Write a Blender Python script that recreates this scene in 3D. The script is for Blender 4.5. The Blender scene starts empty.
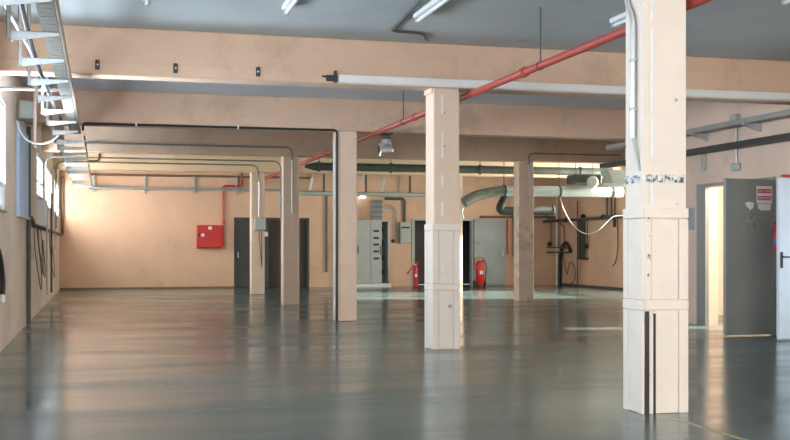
import bpy, bmesh, math, random
from mathutils import Vector, Matrix, Euler
random.seed(7)
S = bpy.context.scene
COL = S.collection

# ------------------------------------------------------------------ camera, world, lights, exposure
EYE = 1.4
TH = math.atan2(294.0, 1095.0)            # the hall's long axis runs to the left of the view axis
sn, cs = math.sin(TH), math.cos(TH)
cd = bpy.data.cameras.new('camera'); cam = bpy.data.objects.new('camera', cd); COL.objects.link(cam)
cam.location = (0, 0, EYE); cam.rotation_euler = (math.pi/2, 0, -TH)
cd.sensor_fit = 'HORIZONTAL'; cd.sensor_width = 36.0; cd.lens = 36.0*1095/790
cd.shift_y = 26.0/790; cd.clip_end = 200
S.camera = cam

S.view_settings.view_transform = 'Standard'; S.view_settings.look = 'None'
S.view_settings.gamma = 1.0; S.view_settings.exposure = 0.9
S.view_settings.use_curve_mapping = False
S.cycles.use_denoising = True
S.cycles.max_bounces = 10; S.cycles.diffuse_bounces = 6; S.cycles.glossy_bounces = 4
S.cycles.transparent_max_bounces = 12
S.cycles.sample_clamp_indirect = 6.0; S.cycles.caustics_reflective = False; S.cycles.caustics_refractive = False

W = bpy.data.worlds.new('sky'); S.world = W; W.use_nodes = True
wb = W.node_tree.nodes['Background']; wb.inputs[0].default_value = (0.80, 0.90, 1.0, 1); wb.inputs[1].default_value = 1.2

def sun(name, d, strength, color, angle):
    l = bpy.data.lights.new(name, 'SUN'); l.energy = strength; l.color = color; l.angle = angle
    o = bpy.data.objects.new(name, l); COL.objects.link(o)
    o.rotation_euler = Vector(d).to_track_quat('-Z', 'Y').to_euler()
    o.location = (40, -10, 30)
sun('sun', (-0.90, 0.13, -0.36), 26.0, (1.0, 0.93, 0.80), math.radians(1.0))

def area(name, loc, d, sx, sy, power, color=(1, 1, 1), spread=180):
    l = bpy.data.lights.new(name, 'AREA'); l.shape = 'RECTANGLE'; l.size = sx; l.size_y = sy
    l.energy = power; l.color = color; l.spread = math.radians(spread)
    o = bpy.data.objects.new(name, l); COL.objects.link(o)
    o.location = loc; o.rotation_euler = Vector(d).to_track_quat('-Z', 'Z').to_euler()
    return o
COOL = (0.78, 0.88, 1.0); WARM = (1.0, 0.93, 0.84)
# daylight in the openings: (y range of each left window), the big gate behind the camera, the right-hand windows (nearer pair added)
LEFT_WINDOWS = [(-3.0, 2.6, 1.9), (3.4, 8.0, 1.9), (8.8, 13.4, 1.9), (14.6, 16.0, 1.9), (23.9, 26.4, 2.45), (28.0, 31.0, 2.35), (32.5, 36.2, 2.3)]
LEFT_POWER = [420, 500, 420, 430, 380, 520, 660]
LEFT_TILT = [0.1, 0.1, 0.1, 1.6, 0.5, 0.3, 0.1]
for (a, b, z0), pw, tl in zip(LEFT_WINDOWS, LEFT_POWER, LEFT_TILT):
    area('window_daylight', (-1.85, (a+b)/2, (z0+3.36)/2), (1, 0, tl), b-a, 3.36-z0, pw, COOL if b < 30 else (1.0, 0.94, 0.86))
area('gate_daylight', (4.5, -5.9, 2.0), (0, 1, 0.05), 9.0, 3.4, 600, WARM)
area('window_daylight', (16.5, 28.8, 2.65), (-1, 0.1, 0.05), 4.7, 2.6, 1300, (1.0, 0.92, 0.76))
area('doorway_daylight', (11.2, 12.9, 1.3), (-1, 0, 0), 2.0, 2.3, 30, COOL)
area('window_daylight', (10.7, 1.5, 2.65), (-1, 0, 0.1), 8.0, 1.4, 230, (1.0, 0.95, 0.9))  # light for the added right-hand windows, brightens the left wall

# ------------------------------------------------------------------ helpers
def P(u, v, X=None, Y=None, Z=None):
    dx = (u-395)/1095.0
    d = (sn+dx*cs, cs-dx*sn, (246-v)/1095.0)
    t = X/d[0] if X is not None else Y/d[1] if Y is not None else (Z-EYE)/d[2]
    return Vector((t*d[0], t*d[1], EYE+t*d[2]))

class MB:
    def __init__(s): s.bm = bmesh.new()
    def box(s, x0, x1, y0, y1, z0, z1, b=0.0, rot=None, piv=None):
        c = Vector(((x0+x1)/2, (y0+y1)/2, (z0+z1)/2))
        M = Matrix.Translation(c) @ Matrix.Diagonal((abs(x1-x0), abs(y1-y0), abs(z1-z0), 1))
        r = bmesh.ops.create_cube(s.bm, size=1, matrix=M); vs = r['verts']
        if b > 0:
            es = list({e for v in vs for e in v.link_edges})
            rb = bmesh.ops.bevel(s.bm, geom=es, offset=b, segments=1, affect='EDGES', profile=0.5)
            vs = list({v for f in rb['faces'] for v in f.verts} | {v for v in vs if v.is_valid})
        if rot is not None:
            bmesh.ops.rotate(s.bm, verts=vs, cent=piv if piv is not None else c, matrix=rot.to_matrix() if hasattr(rot, 'to_matrix') else rot)
        return vs
    def poly(s, pts, depth):                     # prism: planar points extruded along a vector
        d = Vector(depth); n = len(pts)
        a = [s.bm.verts.new(Vector(p)) for p in pts]; b = [s.bm.verts.new(Vector(p)+d) for p in pts]
        s.bm.faces.new(a[::-1]); s.bm.faces.new(b)
        for i in range(n): s.bm.faces.new((a[i], a[(i+1) % n], b[(i+1) % n], b[i]))
        return a+b
    def tube(s, pts, r, seg=8, rr=None, cap=True):
        pts = [Vector(p) for p in pts]; n = len(pts)
        T = []
        for i in range(n):
            t = (pts[min(i+1, n-1)]-pts[max(i-1, 0)])
            T.append(t.normalized())
        nrm = T[0].orthogonal().normalized(); rings = []
        for i in range(n):
            if i:
                nrm = (nrm - T[i]*nrm.dot(T[i]))
                nrm = nrm.normalized() if nrm.length > 1e-6 else T[i].orthogonal().normalized()
            bn = T[i].cross(nrm); R = rr[i] if rr else r
            rings.append([s.bm.verts.new(pts[i]+(nrm*math.cos(2*math.pi*k/seg)+bn*math.sin(2*math.pi*k/seg))*R) for k in range(seg)])
        for i in range(n-1):
            for k in range(seg):
                s.bm.faces.new((rings[i][k], rings[i][(k+1) % seg], rings[i+1][(k+1) % seg], rings[i+1][k]))
        if cap:
            s.bm.faces.new(rings[0][::-1]); s.bm.faces.new(rings[-1])
    def lathe(s, prof, c, seg=20, axis='Z'):      # prof: (radius, height)
        c = Vector(c); rings = []
        for r, h in prof:
            ring = []
            for k in range(seg):
                a = 2*math.pi*k/seg; x, y = r*math.cos(a), r*math.sin(a)
                p = Vector((x, y, h)) if axis == 'Z' else Vector((h, x, y)) if axis == 'X' else Vector((y, h, x))
                ring.append(s.bm.verts.new(c+p))
            rings.append(ring)
        for i in range(len(rings)-1):
            for k in range(seg):
                s.bm.faces.new((rings[i][k], rings[i][(k+1) % seg], rings[i+1][(k+1) % seg], rings[i+1][k]))
        s.bm.faces.new(rings[0][::-1]); s.bm.faces.new(rings[-1])
    def build(s, name, mat, parent=None, base=None):
        bm = s.bm
        bmesh.ops.recalc_face_normals(bm, faces=bm.faces)
        off = Vector((0, 0, 0)); p = parent
        while p is not None: off += p.location; p = p.parent
        loc = Vector((0, 0, 0))
        if parent is None and base is not None: loc = Vector(base)
        bmesh.ops.translate(bm, verts=bm.verts, vec=-(off+loc))
        me = bpy.data.meshes.new(name); bm.to_mesh(me); bm.free()
        me.materials.append(mat)
        for f in me.polygons: f.use_smooth = True
        me.set_sharp_from_angle(angle=math.radians(35))
        o = bpy.data.objects.new(name, me); COL.objects.link(o); o.parent = parent; o.location = loc
        return o

def tag(o, label, cat, group=None, kind=None):
    o['label'] = label; o['category'] = cat
    if group: o['group'] = group
    if kind: o['kind'] = kind
    return o
def thing(name, loc, label, cat, group=None, kind=None):
    o = bpy.data.objects.new(name, None); COL.objects.link(o); o.location = Vector(loc); o.empty_display_size = 0.1
    bpy.context.view_layer.update()
    return tag(o, label, cat, group, kind)
def structure(o, label=None):
    o['kind'] = 'structure'
    if label: o['label'] = label
    return o
def copy_tree(o, loc, label):
    r = o.copy(); COL.objects.link(r); r.location = Vector(loc); r['label'] = label
    for ch in o.children:
        c = ch.copy(); COL.objects.link(c); c.parent = r
        for g in ch.children:
            d = g.copy(); COL.objects.link(d); d.parent = c
    return r
def bend(pts, r=0.12, n=5):                       # round the corners of a polyline
    pts = [Vector(p) for p in pts]; out = [pts[0]]
    for i in range(1, len(pts)-1):
        a, b, c = pts[i-1], pts[i], pts[i+1]
        q = min(r, (a-b).length*0.45, (c-b).length*0.45)
        p0 = b+(a-b).normalized()*q; p1 = b+(c-b).normalized()*q
        for k in range(n+1):
            t = k/n; out.append(p0*(1-t)**2+b*2*t*(1-t)+p1*t*t)
    out.append(pts[-1]); return out
def curve(pts, n=8):                              # Catmull-Rom
    pts = [Vector(p) for p in pts]; q = [2*pts[0]-pts[1]]+pts+[2*pts[-1]-pts[-2]]; out = []
    for i in range(1, len(q)-2):
        a, b, c, d = q[i-1], q[i], q[i+1], q[i+2]
        for k in range(n):
            t = k/n
            out.append(0.5*((2*b)+(c-a)*t+(2*a-5*b+4*c-d)*t*t+(3*b-a-3*c+d)*t**3))
    out.append(pts[-1]); return out

# ------------------------------------------------------------------ materials
def mat(name, col, rough=0.5, metal=0.0, var=0.12, scale=3.0, bump=0.0, spec=0.5, stain=None, stain_scale=1.5, stain_lo=0.6, stain_hi=0.75, stretch=(1, 1, 1)):
    m = bpy.data.materials.new(name); m.use_nodes = True; nt = m.node_tree; N = nt.nodes; L = nt.links
    b = N['Principled BSDF']; b.inputs['Roughness'].default_value = rough; b.inputs['Metallic'].default_value = metal
    b.inputs['Specular IOR Level'].default_value = spec
    tc = N.new('ShaderNodeTexCoord'); mp = N.new('ShaderNodeMapping'); mp.inputs['Scale'].default_value = stretch
    L.new(tc.outputs['Object'], mp.inputs['Vector'])
    nz = N.new('ShaderNodeTexNoise'); nz.inputs['Scale'].default_value = scale; nz.inputs['Detail'].default_value = 6
    L.new(mp.outputs[0], nz.inputs['Vector'])
    r = N.new('ShaderNodeValToRGB'); r.color_ramp.elements[0].position = 0.3; r.color_ramp.elements[1].position = 0.7
    lo = tuple(c*(1-var) for c in col); hi = tuple(min(1, c*(1+var)) for c in col)
    r.color_ramp.elements[0].color = lo+(1,); r.color_ramp.elements[1].color = hi+(1,)
    L.new(nz.outputs['Fac'], r.inputs['Fac']); out = r.outputs['Color']
    if stain:
        n2 = N.new('ShaderNodeTexNoise'); n2.inputs['Scale'].default_value = stain_scale; n2.inputs['Detail'].default_value = 8; n2.inputs['Roughness'].default_value = 0.7
        L.new(tc.outputs['Object'], n2.inputs['Vector'])
        r2 = N.new('ShaderNodeValToRGB'); r2.color_ramp.elements[0].position = stain_lo; r2.color_ramp.elements[1].position = stain_hi
        L.new(n2.outputs['Fac'], r2.inputs['Fac'])
        mx = N.new('ShaderNodeMix'); mx.data_type = 'RGBA'; L.new(r2.outputs['Color'], mx.inputs['Factor'])
        L.new(out, mx.inputs['A']); mx.inputs['B'].default_value = tuple(stain)+(1,); out = mx.outputs['Result']
    L.new(out, b.inputs['Base Color'])
    if bump:
        bp = N.new('ShaderNodeBump'); bp.inputs['Strength'].default_value = bump; bp.inputs['Distance'].default_value = 0.02
        L.new(nz.outputs['Fac'], bp.inputs['Height']); L.new(bp.outputs[0], b.inputs['Normal'])
    return m

PEACH = (0.70, 0.46, 0.32)
M = dict(
    wall=mat('peach_wall_paint', PEACH, 0.75, var=0.06, scale=1.2, bump=0.05, stain=(0.44, 0.28, 0.18), stain_scale=0.9, stain_lo=0.55, stain_hi=0.88),
    pale=mat('pale_wall_paint', (0.74, 0.59, 0.47), 0.75, var=0.07, scale=1.6, bump=0.06, stain=(0.50, 0.38, 0.28), stain_scale=1.3, stain_lo=0.52, stain_hi=0.8),
    lit_beam=mat('yellow_lit_beam', (0.78, 0.58, 0.38), 0.75, var=0.06, scale=1.0, stain=(0.5, 0.36, 0.22), stain_scale=1.2, stain_lo=0.58, stain_hi=0.8),  # beam paint with the warm light on the farthest beam mixed in
    beam=mat('peach_beam_paint', (0.67, 0.465, 0.335), 0.75, var=0.09, scale=1.0, bump=0.05, stain=(0.44, 0.31, 0.22), stain_scale=1.3, stain_lo=0.50, stain_hi=0.78, stretch=(0.4, 1, 1.5)),
    column=mat('peach_column_paint', (0.75, 0.565, 0.43), 0.7, var=0.05, scale=3, bump=0.04, stain=(0.52, 0.40, 0.32), stain_scale=3.2, stain_lo=0.64, stain_hi=0.74),
    cream=mat('cream_column_paint', (0.80, 0.70, 0.61), 0.65, var=0.04, scale=4, bump=0.03, stain=(0.45, 0.40, 0.36), stain_scale=7, stain_lo=0.68, stain_hi=0.74),
    dirty=mat('stained_column_paint', (0.78, 0.59, 0.45), 0.75, var=0.1, scale=3, bump=0.05, stain=(0.40, 0.31, 0.24), stain_scale=3.5, stain_lo=0.52, stain_hi=0.72),
    ceiling=mat('grey_ceiling_paint', (0.46, 0.49, 0.49), 0.85, var=0.07, scale=0.9, bump=0.04, stain=(0.22, 0.24, 0.24), stain_scale=1.3, stain_lo=0.62, stain_hi=0.8),
    wall_pink=mat('pinkish_wall_paint', (0.78, 0.58, 0.47), 0.75, var=0.06, scale=1.2, bump=0.05, stain=(0.56, 0.40, 0.31), stain_scale=1.0, stain_lo=0.56, stain_hi=0.85),
    ceiling_lit=mat('window_lit_ceiling', (0.74, 0.76, 0.80), 0.85, var=0.06, scale=0.9, stain=(0.35, 0.37, 0.38), stain_scale=1.6, stain_lo=0.64, stain_hi=0.8),  # ceiling grey lightened to stand for window light in the second bay
    galv=mat('galvanised_steel', (0.46, 0.50, 0.53), 0.42, metal=0.6, var=0.12, scale=14),
    tray=mat('tray_steel', (0.24, 0.23, 0.20), 0.5, metal=0.5, var=0.15, scale=10),
    chrome=mat('bright_conduit', (0.80, 0.80, 0.78), 0.3, metal=0.7, var=0.05, scale=8),
    duct=mat('duct_steel', (0.60, 0.66, 0.64), 0.38, metal=0.5, var=0.10, scale=5),
    duct_shaded=mat('shaded_duct_steel', (0.30, 0.32, 0.27), 0.42, metal=0.6, var=0.2, scale=5),  # darker copy of the duct steel: shade painted into the elbow
    duct_black=mat('black_duct_steel', (0.028, 0.031, 0.028), 0.5, var=0.2, spec=0.3),
    tray_brown=mat('dull_tray_paint', (0.30, 0.29, 0.26), 0.5, var=0.12),
    plaster=mat('chipped_plaster', (0.80, 0.79, 0.78), 0.8, var=0.06, scale=20),
    duct_dark=mat('dark_duct_steel', (0.075, 0.085, 0.075), 0.5, metal=0.2, var=0.2, scale=4),
    teal=mat('pale_green_pipe', (0.42, 0.52, 0.45), 0.45, metal=0.2, var=0.1, scale=4),
    white=mat('white_plastic', (0.78, 0.78, 0.77), 0.45, var=0.03, scale=3),
    white_paint=mat('white_door_paint', (0.60, 0.67, 0.74), 0.4, var=0.05, scale=3, stain=(0.35, 0.36, 0.38), stain_scale=6, stain_lo=0.7, stain_hi=0.76),
    paper=mat('paper', (0.80, 0.78, 0.76), 0.7, var=0.03, scale=20),
    red=mat('red_paint', (0.55, 0.02, 0.02), 0.35, var=0.10, scale=3),
    redpipe=mat('red_pipe_paint', (0.46, 0.07, 0.05), 0.4, var=0.12, scale=3),
    signred=mat('sign_red', (0.60, 0.04, 0.05), 0.6, var=0.05),
    black=mat('black_rubber', (0.02, 0.02, 0.022), 0.5, var=0.2),
    dark=mat('dark_cable', (0.055, 0.05, 0.05), 0.55, var=0.2),
    darkpipe=mat('dark_pipe', (0.09, 0.085, 0.08), 0.5, var=0.2, stain=(0.18, 0.10, 0.06), stain_scale=8),
    greydark=mat('weathered_conduit', (0.22, 0.20, 0.18), 0.5, metal=0.2, var=0.15),
    brown=mat('brown_conduit', (0.20, 0.13, 0.09), 0.55, var=0.15),
    door_grey=mat('grey_door_paint', (0.235, 0.25, 0.235), 0.40, var=0.08, scale=2, stain=(0.25, 0.25, 0.23), stain_scale=2.5, stain_lo=0.62, stain_hi=0.8),
    door_dark=mat('charcoal_door_paint', (0.055, 0.056, 0.058), 0.5, var=0.1),
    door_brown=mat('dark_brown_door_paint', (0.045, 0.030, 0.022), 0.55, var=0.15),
    door_pale=mat('pale_grey_door_paint', (0.27, 0.31, 0.31), 0.45, var=0.10, scale=2, stain=(0.14, 0.15, 0.15), stain_scale=2.4, stain_lo=0.6, stain_hi=0.78),
    cabinet=mat('cabinet_grey', (0.42, 0.44, 0.42), 0.45, var=0.06),
    cabinet_in=mat('cabinet_interior', (0.17, 0.18, 0.18), 0.5, var=0.1),
    greybox=mat('grey_box_paint', (0.40, 0.44, 0.41), 0.45, var=0.06),
    blue=mat('pale_blue_steel_paint', (0.48, 0.65, 0.92), 0.55, var=0.06, scale=2),
    beige=mat('beige_conduit', (0.36, 0.29, 0.22), 0.55, var=0.12),
    wood=mat('brown_wood', (0.30, 0.19, 0.11), 0.6, var=0.2, stretch=(6, 6, 0.6)),
    yellow=mat('worn_yellow_line', (0.36, 0.33, 0.17), 0.4, var=0.35, scale=9),
    scuff=mat('bare_plaster', (0.74, 0.74, 0.74), 0.8, var=0.10, scale=30, stain=(0.10, 0.11, 0.12), stain_scale=22, stain_lo=0.50, stain_hi=0.56),
    glassdark=mat('dark_lens', (0.05, 0.06, 0.07), 0.15, var=0.1),
    pink=mat('pinkish_conduit', (0.62, 0.45, 0.42), 0.5, var=0.1),
    sideroom=mat('side_room_paint', (0.82, 0.74, 0.62), 0.7, var=0.05, scale=2),
)
def glass_mat():
    m = bpy.data.materials.new('window_glass'); m.use_nodes = True; nt = m.node_tree; N = nt.nodes; L = nt.links
    N.remove(N['Principled BSDF']); o = N['Material Output']
    t = N.new('ShaderNodeBsdfTransparent'); t.inputs[0].default_value = (0.95, 0.97, 0.98, 1)
    g = N.new('ShaderNodeBsdfGlossy'); g.inputs['Roughness'].default_value = 0.05
    mx = N.new('ShaderNodeMixShader'); mx.inputs[0].default_value = 0.06
    L.new(t.outputs[0], mx.inputs[1]); L.new(g.outputs[0], mx.inputs[2]); L.new(mx.outputs[0], o.inputs['Surface'])
    return m
M['glass'] = glass_mat()
def emit(name, col, s):
    m = bpy.data.materials.new(name); m.use_nodes = True; b = m.node_tree.nodes['Principled BSDF']
    b.inputs['Base Color'].default_value = col+(1,); b.inputs['Emission Color'].default_value = col+(1,); b.inputs['Emission Strength'].default_value = s
    return m
def floor_mat():
    m = bpy.data.materials.new('polished_concrete'); m.use_nodes = True; nt = m.node_tree; N = nt.nodes; L = nt.links
    b = N['Principled BSDF']; tc = N.new('ShaderNodeTexCoord')
    def noise(scale, detail, stretch=(1, 1, 1), rough=0.55):
        mp = N.new('ShaderNodeMapping'); mp.inputs['Scale'].default_value = stretch; L.new(tc.outputs['Object'], mp.inputs['Vector'])
        n = N.new('ShaderNodeTexNoise'); n.inputs['Scale'].default_value = scale; n.inputs['Detail'].default_value = detail; n.inputs['Roughness'].default_value = rough
        L.new(mp.outputs[0], n.inputs['Vector']); return n.outputs['Fac']
    def ramp(f, a, b_, ca, cb):
        r = N.new('ShaderNodeValToRGB'); r.color_ramp.elements[0].position = a; r.color_ramp.elements[1].position = b_
        r.color_ramp.elements[0].color = ca; r.color_ramp.elements[1].color = cb; L.new(f, r.inputs['Fac']); return r.outputs['Color']
    def mix(f, A, B, mode='MIX'):
        x = N.new('ShaderNodeMix'); x.data_type = 'RGBA'; x.blend_type = mode
        (L.new(f, x.inputs['Factor']) if not isinstance(f, float) else setattr(x.inputs['Factor'], 'default_value', f))
        L.new(A, x.inputs['A']); (L.new(B, x.inputs['B']) if not isinstance(B, tuple) else setattr(x.inputs['B'], 'default_value', B)); return x.outputs['Result']
    n1 = noise(0.35, 7, (1, 0.7, 1)); n2 = noise(2.2, 8); n3 = noise(0.8, 6, (0.5, 1.6, 1))
    c = ramp(n1, 0.32, 0.68, (0.066, 0.100, 0.097, 1), (0.115, 0.168, 0.165, 1))
    c = mix(ramp(n2, 0.45, 0.75, (0, 0, 0, 1), (0.5, 0.5, 0.5, 1)), c, (0.10, 0.105, 0.09, 1))
    c = mix(ramp(n3, 0.60, 0.78, (0, 0, 0, 1), (0.55, 0.55, 0.55, 1)), c, (0.21, 0.27, 0.28, 1))
    sx = N.new('ShaderNodeSeparateXYZ'); L.new(tc.outputs['Object'], sx.inputs[0])
    def joint(out, period, off, w):
        a = N.new('ShaderNodeMath'); a.operation = 'ADD'; a.inputs[1].default_value = off; L.new(out, a.inputs[0])
        p = N.new('ShaderNodeMath'); p.operation = 'PINGPONG'; p.inputs[1].default_value = period/2; L.new(a.outputs[0], p.inputs[0])
        l = N.new('ShaderNodeMath'); l.operation = 'LESS_THAN'; l.inputs[1].default_value = w; L.new(p.outputs[0], l.inputs[0])
        k = N.new('ShaderNodeMath'); k.operation = 'MULTIPLY'; k.inputs[1].default_value = 0.45; L.new(l.outputs[0], k.inputs[0]); return k.outputs[0]
    c = mix(joint(sx.outputs['Y'], 5.85, -1.98, 0.02), c, (0.05, 0.055, 0.05, 1))
    c = mix(joint(sx.outputs['X'], 5.9, -4.1, 0.012), c, (0.24, 0.28, 0.28, 1))
    scr = noise(1.0, 10, (0.5, 9.0, 1), 0.75)
    c = mix(ramp(scr, 0.66, 0.74, (0, 0, 0, 1), (0.4, 0.4, 0.4, 1)), c, (0.25, 0.31, 0.32, 1))
    L.new(c, b.inputs['Base Color'])
    r = ramp(noise(0.55, 8, (0.35, 1.5, 1), 0.65), 0.36, 0.68, (0.11, 0.11, 0.11, 1), (0.30, 0.30, 0.30, 1)); L.new(r, b.inputs['Roughness'])
    b.inputs['Specular IOR Level'].default_value = 0.55
    bp = N.new('ShaderNodeBump'); bp.inputs['Strength'].default_value = 0.09; bp.inputs['Distance'].default_value = 0.02
    L.new(noise(0.9, 6, (0.4, 2.2, 1)), bp.inputs['Height']); L.new(bp.outputs[0], b.inputs['Normal'])
    return m
M['floor'] = floor_mat()

# ------------------------------------------------------------------ the setting
H = 4.14; BB = 3.54                 # ceiling height, beam underside
XL, XR, XF, YB, Y0 = -1.28, 10.25, 16.0, 36.6, -6.0
ROW = [8.27, 14.15, 19.95, 25.80, 31.65]
m = MB(); m.box(-3, 20, Y0-0.3, 38, -0.2, 0); structure(m.build('floor', M['floor']))
m = MB(); m.box(-1.7, 16.4, Y0-0.3, ROW[1]+0.2, H, H+0.25); structure(m.build('ceiling', M['ceiling']))
m = MB(); m.box(-1.7, 16.4, ROW[1]+0.2, ROW[2]+0.2, H, H+0.25); structure(m.build('ceiling', M['ceiling_lit']), 'grey ceiling bay behind the front beam, window light painted in paler')
m = MB(); m.box(-1.7, 16.4, ROW[2]+0.2, 37, H, H+0.25); structure(m.build('ceiling', M['ceiling']))
# left wall with window openings
m = MB(); y = Y0
for a, b, z0 in LEFT_WINDOWS:
    m.box(XL-0.28, XL, y, a, 0, H); m.box(XL-0.28, XL, a, b, 0, z0); m.box(XL-0.28, XL, a, b, 3.36, H); y = b
m.box(XL-0.28, XL, y, YB+0.3, 0, H)
structure(m.build('wall_left', M['pale']), 'peach painted wall with a strip of high windows')
for i, (a, b, z0) in enumerate(LEFT_WINDOWS):
    w = bpy.data.objects.new('window_%d' % (i+1), None); COL.objects.link(w); w.location = (XL-0.14, (a+b)/2, z0); structure(w)
    m = MB(); x0, x1 = XL-0.10, XL-0.02
    m.box(x0, x1, a, b, z0, z0+0.06); m.box(x0, x1, a, b, 3.30, 3.36)
    m.box(x0, x1, a, a+0.06, z0+0.06, 3.30); m.box(x0, x1, b-0.06, b, z0+0.06, 3.30)
    n = max(1, round((b-a)/1.2))
    for k in range(1, n):
        yy = a+(b-a)*k/n; m.box(x0, x1, yy-0.025, yy+0.025, z0+0.06, 3.30)
    m.box(x0+0.01, x1-0.01, a+0.06, b-0.06, z0+0.32, z0+0.37)
    m.build('window_frame', M['white_paint'], w)
    m = MB(); m.box(XL-0.065, XL-0.059, a+0.03, b-0.03, z0+0.03, 3.33); m.build('window_pane', M['glass'], w)
    m = MB(); m.box(XL-0.02, XL+0.04, a-0.03, b+0.03, z0-0.035, z0, 0.006); m.build('window_sill', M['white_paint'], w)
# back wall with two doorways: dark double door, and a doorway mostly behind the second column
dA = (P(234, 0, Y=YB).x, P(309, 0, Y=YB).x); dB = (P(413, 0, Y=YB).x, P(473, 0, Y=YB).x)
zA = P(250, 217.5, Y=YB).z; zB = P(470, 219, Y=YB).z
m = MB()
m.box(XL, dA[0], YB, YB+0.3, 0, H); m.box(dA[0], dA[1], YB, YB+0.3, zA, H); m.box(dA[1], dB[0], YB, YB+0.3, 0, H)
m.box(dB[0], dB[1], YB, YB+0.3, zB, H); m.box(dB[1], XF+0.3, YB, YB+0.3, 0, H)
structure(m.build('wall_back', M['wall']), 'stained peach wall at the far end of the hall')
# right wall of the near hall, with the store doorway and a second doorway nearer the camera
D1 = (15.12, 17.16, 2.44); D2 = (11.9, 14.0, 2.42)
m = MB()
ADDED_RW = [(-2.5, 1.2), (1.8, 5.5)]  # out-of-view windows, added to brighten the left wall
m.box(XR, XR+0.25, Y0, -2.5, 0, H); m.box(XR, XR+0.25, 1.2, 1.8, 0, H); m.box(XR, XR+0.25, 5.5, D2[0], 0, H)
for a, b in ADDED_RW: m.box(XR, XR+0.25, a, b, 0, 1.9); m.box(XR, XR+0.25, a, b, 3.4, H)
m.box(XR, XR+0.25, D2[0], D2[1], D2[2], H); m.box(XR, XR+0.25, D2[1], D1[0], 0, H)
m.box(XR, XR+0.25, D1[0], D1[1], D1[2], H); m.box(XR, XR+0.25, D1[1], 20.2, 0, H)
structure(m.build('wall_right', M['wall_pink']), 'peach wall with the store doorway')
m = MB(); m.box(XR+0.25, XF+0.3, 19.95, 20.2, 0, H); structure(m.build('wall_recess', M['wall']))
# far right wall, with the sunlit windows
FW = [(26.4, 27.9), (28.1, 29.6), (29.8, 31.3)]
m = MB(); y = 20.2
for a, b in FW:
    m.box(XF, XF+0.3, y, a, 0, H); m.box(XF, XF+0.3, a, b, 0, 1.3); m.box(XF, XF+0.3, a, b, 4.0, H); y = b
m.box(XF, XF+0.3, y, YB, 0, H)
structure(m.build('wall_far_right', M['wall']), 'stained peach wall covered in old pipework')
for i, (a, b) in enumerate(FW):
    w = bpy.data.objects.new('window_%d' % (i+8), None); COL.objects.link(w); w.location = (XF+0.15, (a+b)/2, 1.3); structure(w)
    m = MB(); x0, x1 = XF+0.12, XF+0.2
    m.box(x0, x1, a, b, 1.3, 1.36); m.box(x0, x1, a, b, 3.94, 4.0); m.box(x0, x1, a, a+0.06, 1.36, 3.94); m.box(x0, x1, b-0.06, b, 1.36, 3.94)
    m.box(x0, x1, (a+b)/2-0.03, (a+b)/2+0.03, 1.36, 3.94); m.build('window_frame', M['white_paint'], w)
    m = MB(); m.box(XF+0.15, XF+0.156, a+0.03, b-0.03, 1.33, 3.97); m.build('window_pane', M['glass'], w)
for i, (a, b) in enumerate(ADDED_RW):  # frames and panes of the added windows
    w = bpy.data.objects.new('window_%d' % (i+11), None); COL.objects.link(w); w.location = (XR+0.1, (a+b)/2, 1.9); structure(w)
    m = MB(); x0, x1 = XR+0.08, XR+0.16
    m.box(x0, x1, a, b, 1.9, 1.96); m.box(x0, x1, a, b, 3.34, 3.4); m.box(x0, x1, a, a+0.06, 1.96, 3.34); m.box(x0, x1, b-0.06, b, 1.96, 3.34)
    for k in range(1, 5): m.box(x0, x1, a+(b-a)*k/5-0.025, a+(b-a)*k/5+0.025, 1.96, 3.34)
    m.build('window_frame', M['white_paint'], w)
    m = MB(); m.box(XR+0.12, XR+0.126, a+0.03, b-0.03, 1.93, 3.37); m.build('window_pane', M['glass'], w)
# wall behind the camera, with the open gate the daylight comes through
m = MB(); m.box(XL-0.28, 0.0, Y0-0.3, Y0, 0, H); m.box(0.0, 9.0, Y0-0.3, Y0, 3.7, H); m.box(9.0, XR+0.25, Y0-0.3, Y0, 0, H)
structure(m.build('wall_front', M['wall']))
# store room seen through the open doorway; nearer bay added to block stray sun
SW = (16.0, 16.55, 1.2, 2.4)
m = MB(); m.box(13.4, 13.6, 11.2, SW[0], 0, 3.0); m.box(13.4, 13.6, SW[1], 19.9, 0, 3.0); m.box(13.4, 13.6, SW[0], SW[1], 0, SW[2]); m.box(13.4, 13.6, SW[0], SW[1], SW[3], 3.0)
m.box(XR+0.26, 13.4, 19.7, 19.9, 0, 3.0); m.box(XR+0.26, 13.4, 14.2, 14.4, 0, 3.0); m.box(XR+0.26, 13.4, 11.2, 11.4, 0, 3.0); m.box(XR+0.26, 13.6, 11.2, 19.9, 3.0, 3.1)
structure(m.build('wall_store', M['sideroom']), 'sunny yellow walls of the store room beyond the open door')
w = bpy.data.objects.new('window_13', None); COL.objects.link(w); w.location = (13.5, SW[0], SW[2]); structure(w)
m = MB(); m.box(13.45, 13.52, SW[0], SW[0]+0.04, SW[2], SW[3]); m.box(13.45, 13.52, SW[1]-0.04, SW[1], SW[2], SW[3]); m.build('window_frame', M['white_paint'], w)
m = MB(); m.box(13.48, 13.486, SW[0]+0.04, SW[1]-0.04, SW[2], SW[3]); m.build('window_pane', M['glass'], w)
# recesses behind the two back doorways
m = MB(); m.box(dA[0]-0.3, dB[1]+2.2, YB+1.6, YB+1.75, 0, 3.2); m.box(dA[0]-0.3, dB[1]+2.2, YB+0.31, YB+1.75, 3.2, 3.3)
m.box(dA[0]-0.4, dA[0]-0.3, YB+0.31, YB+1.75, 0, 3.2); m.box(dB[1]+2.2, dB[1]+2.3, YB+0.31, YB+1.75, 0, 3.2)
structure(m.build('wall_corridor', M['door_brown']))
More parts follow.
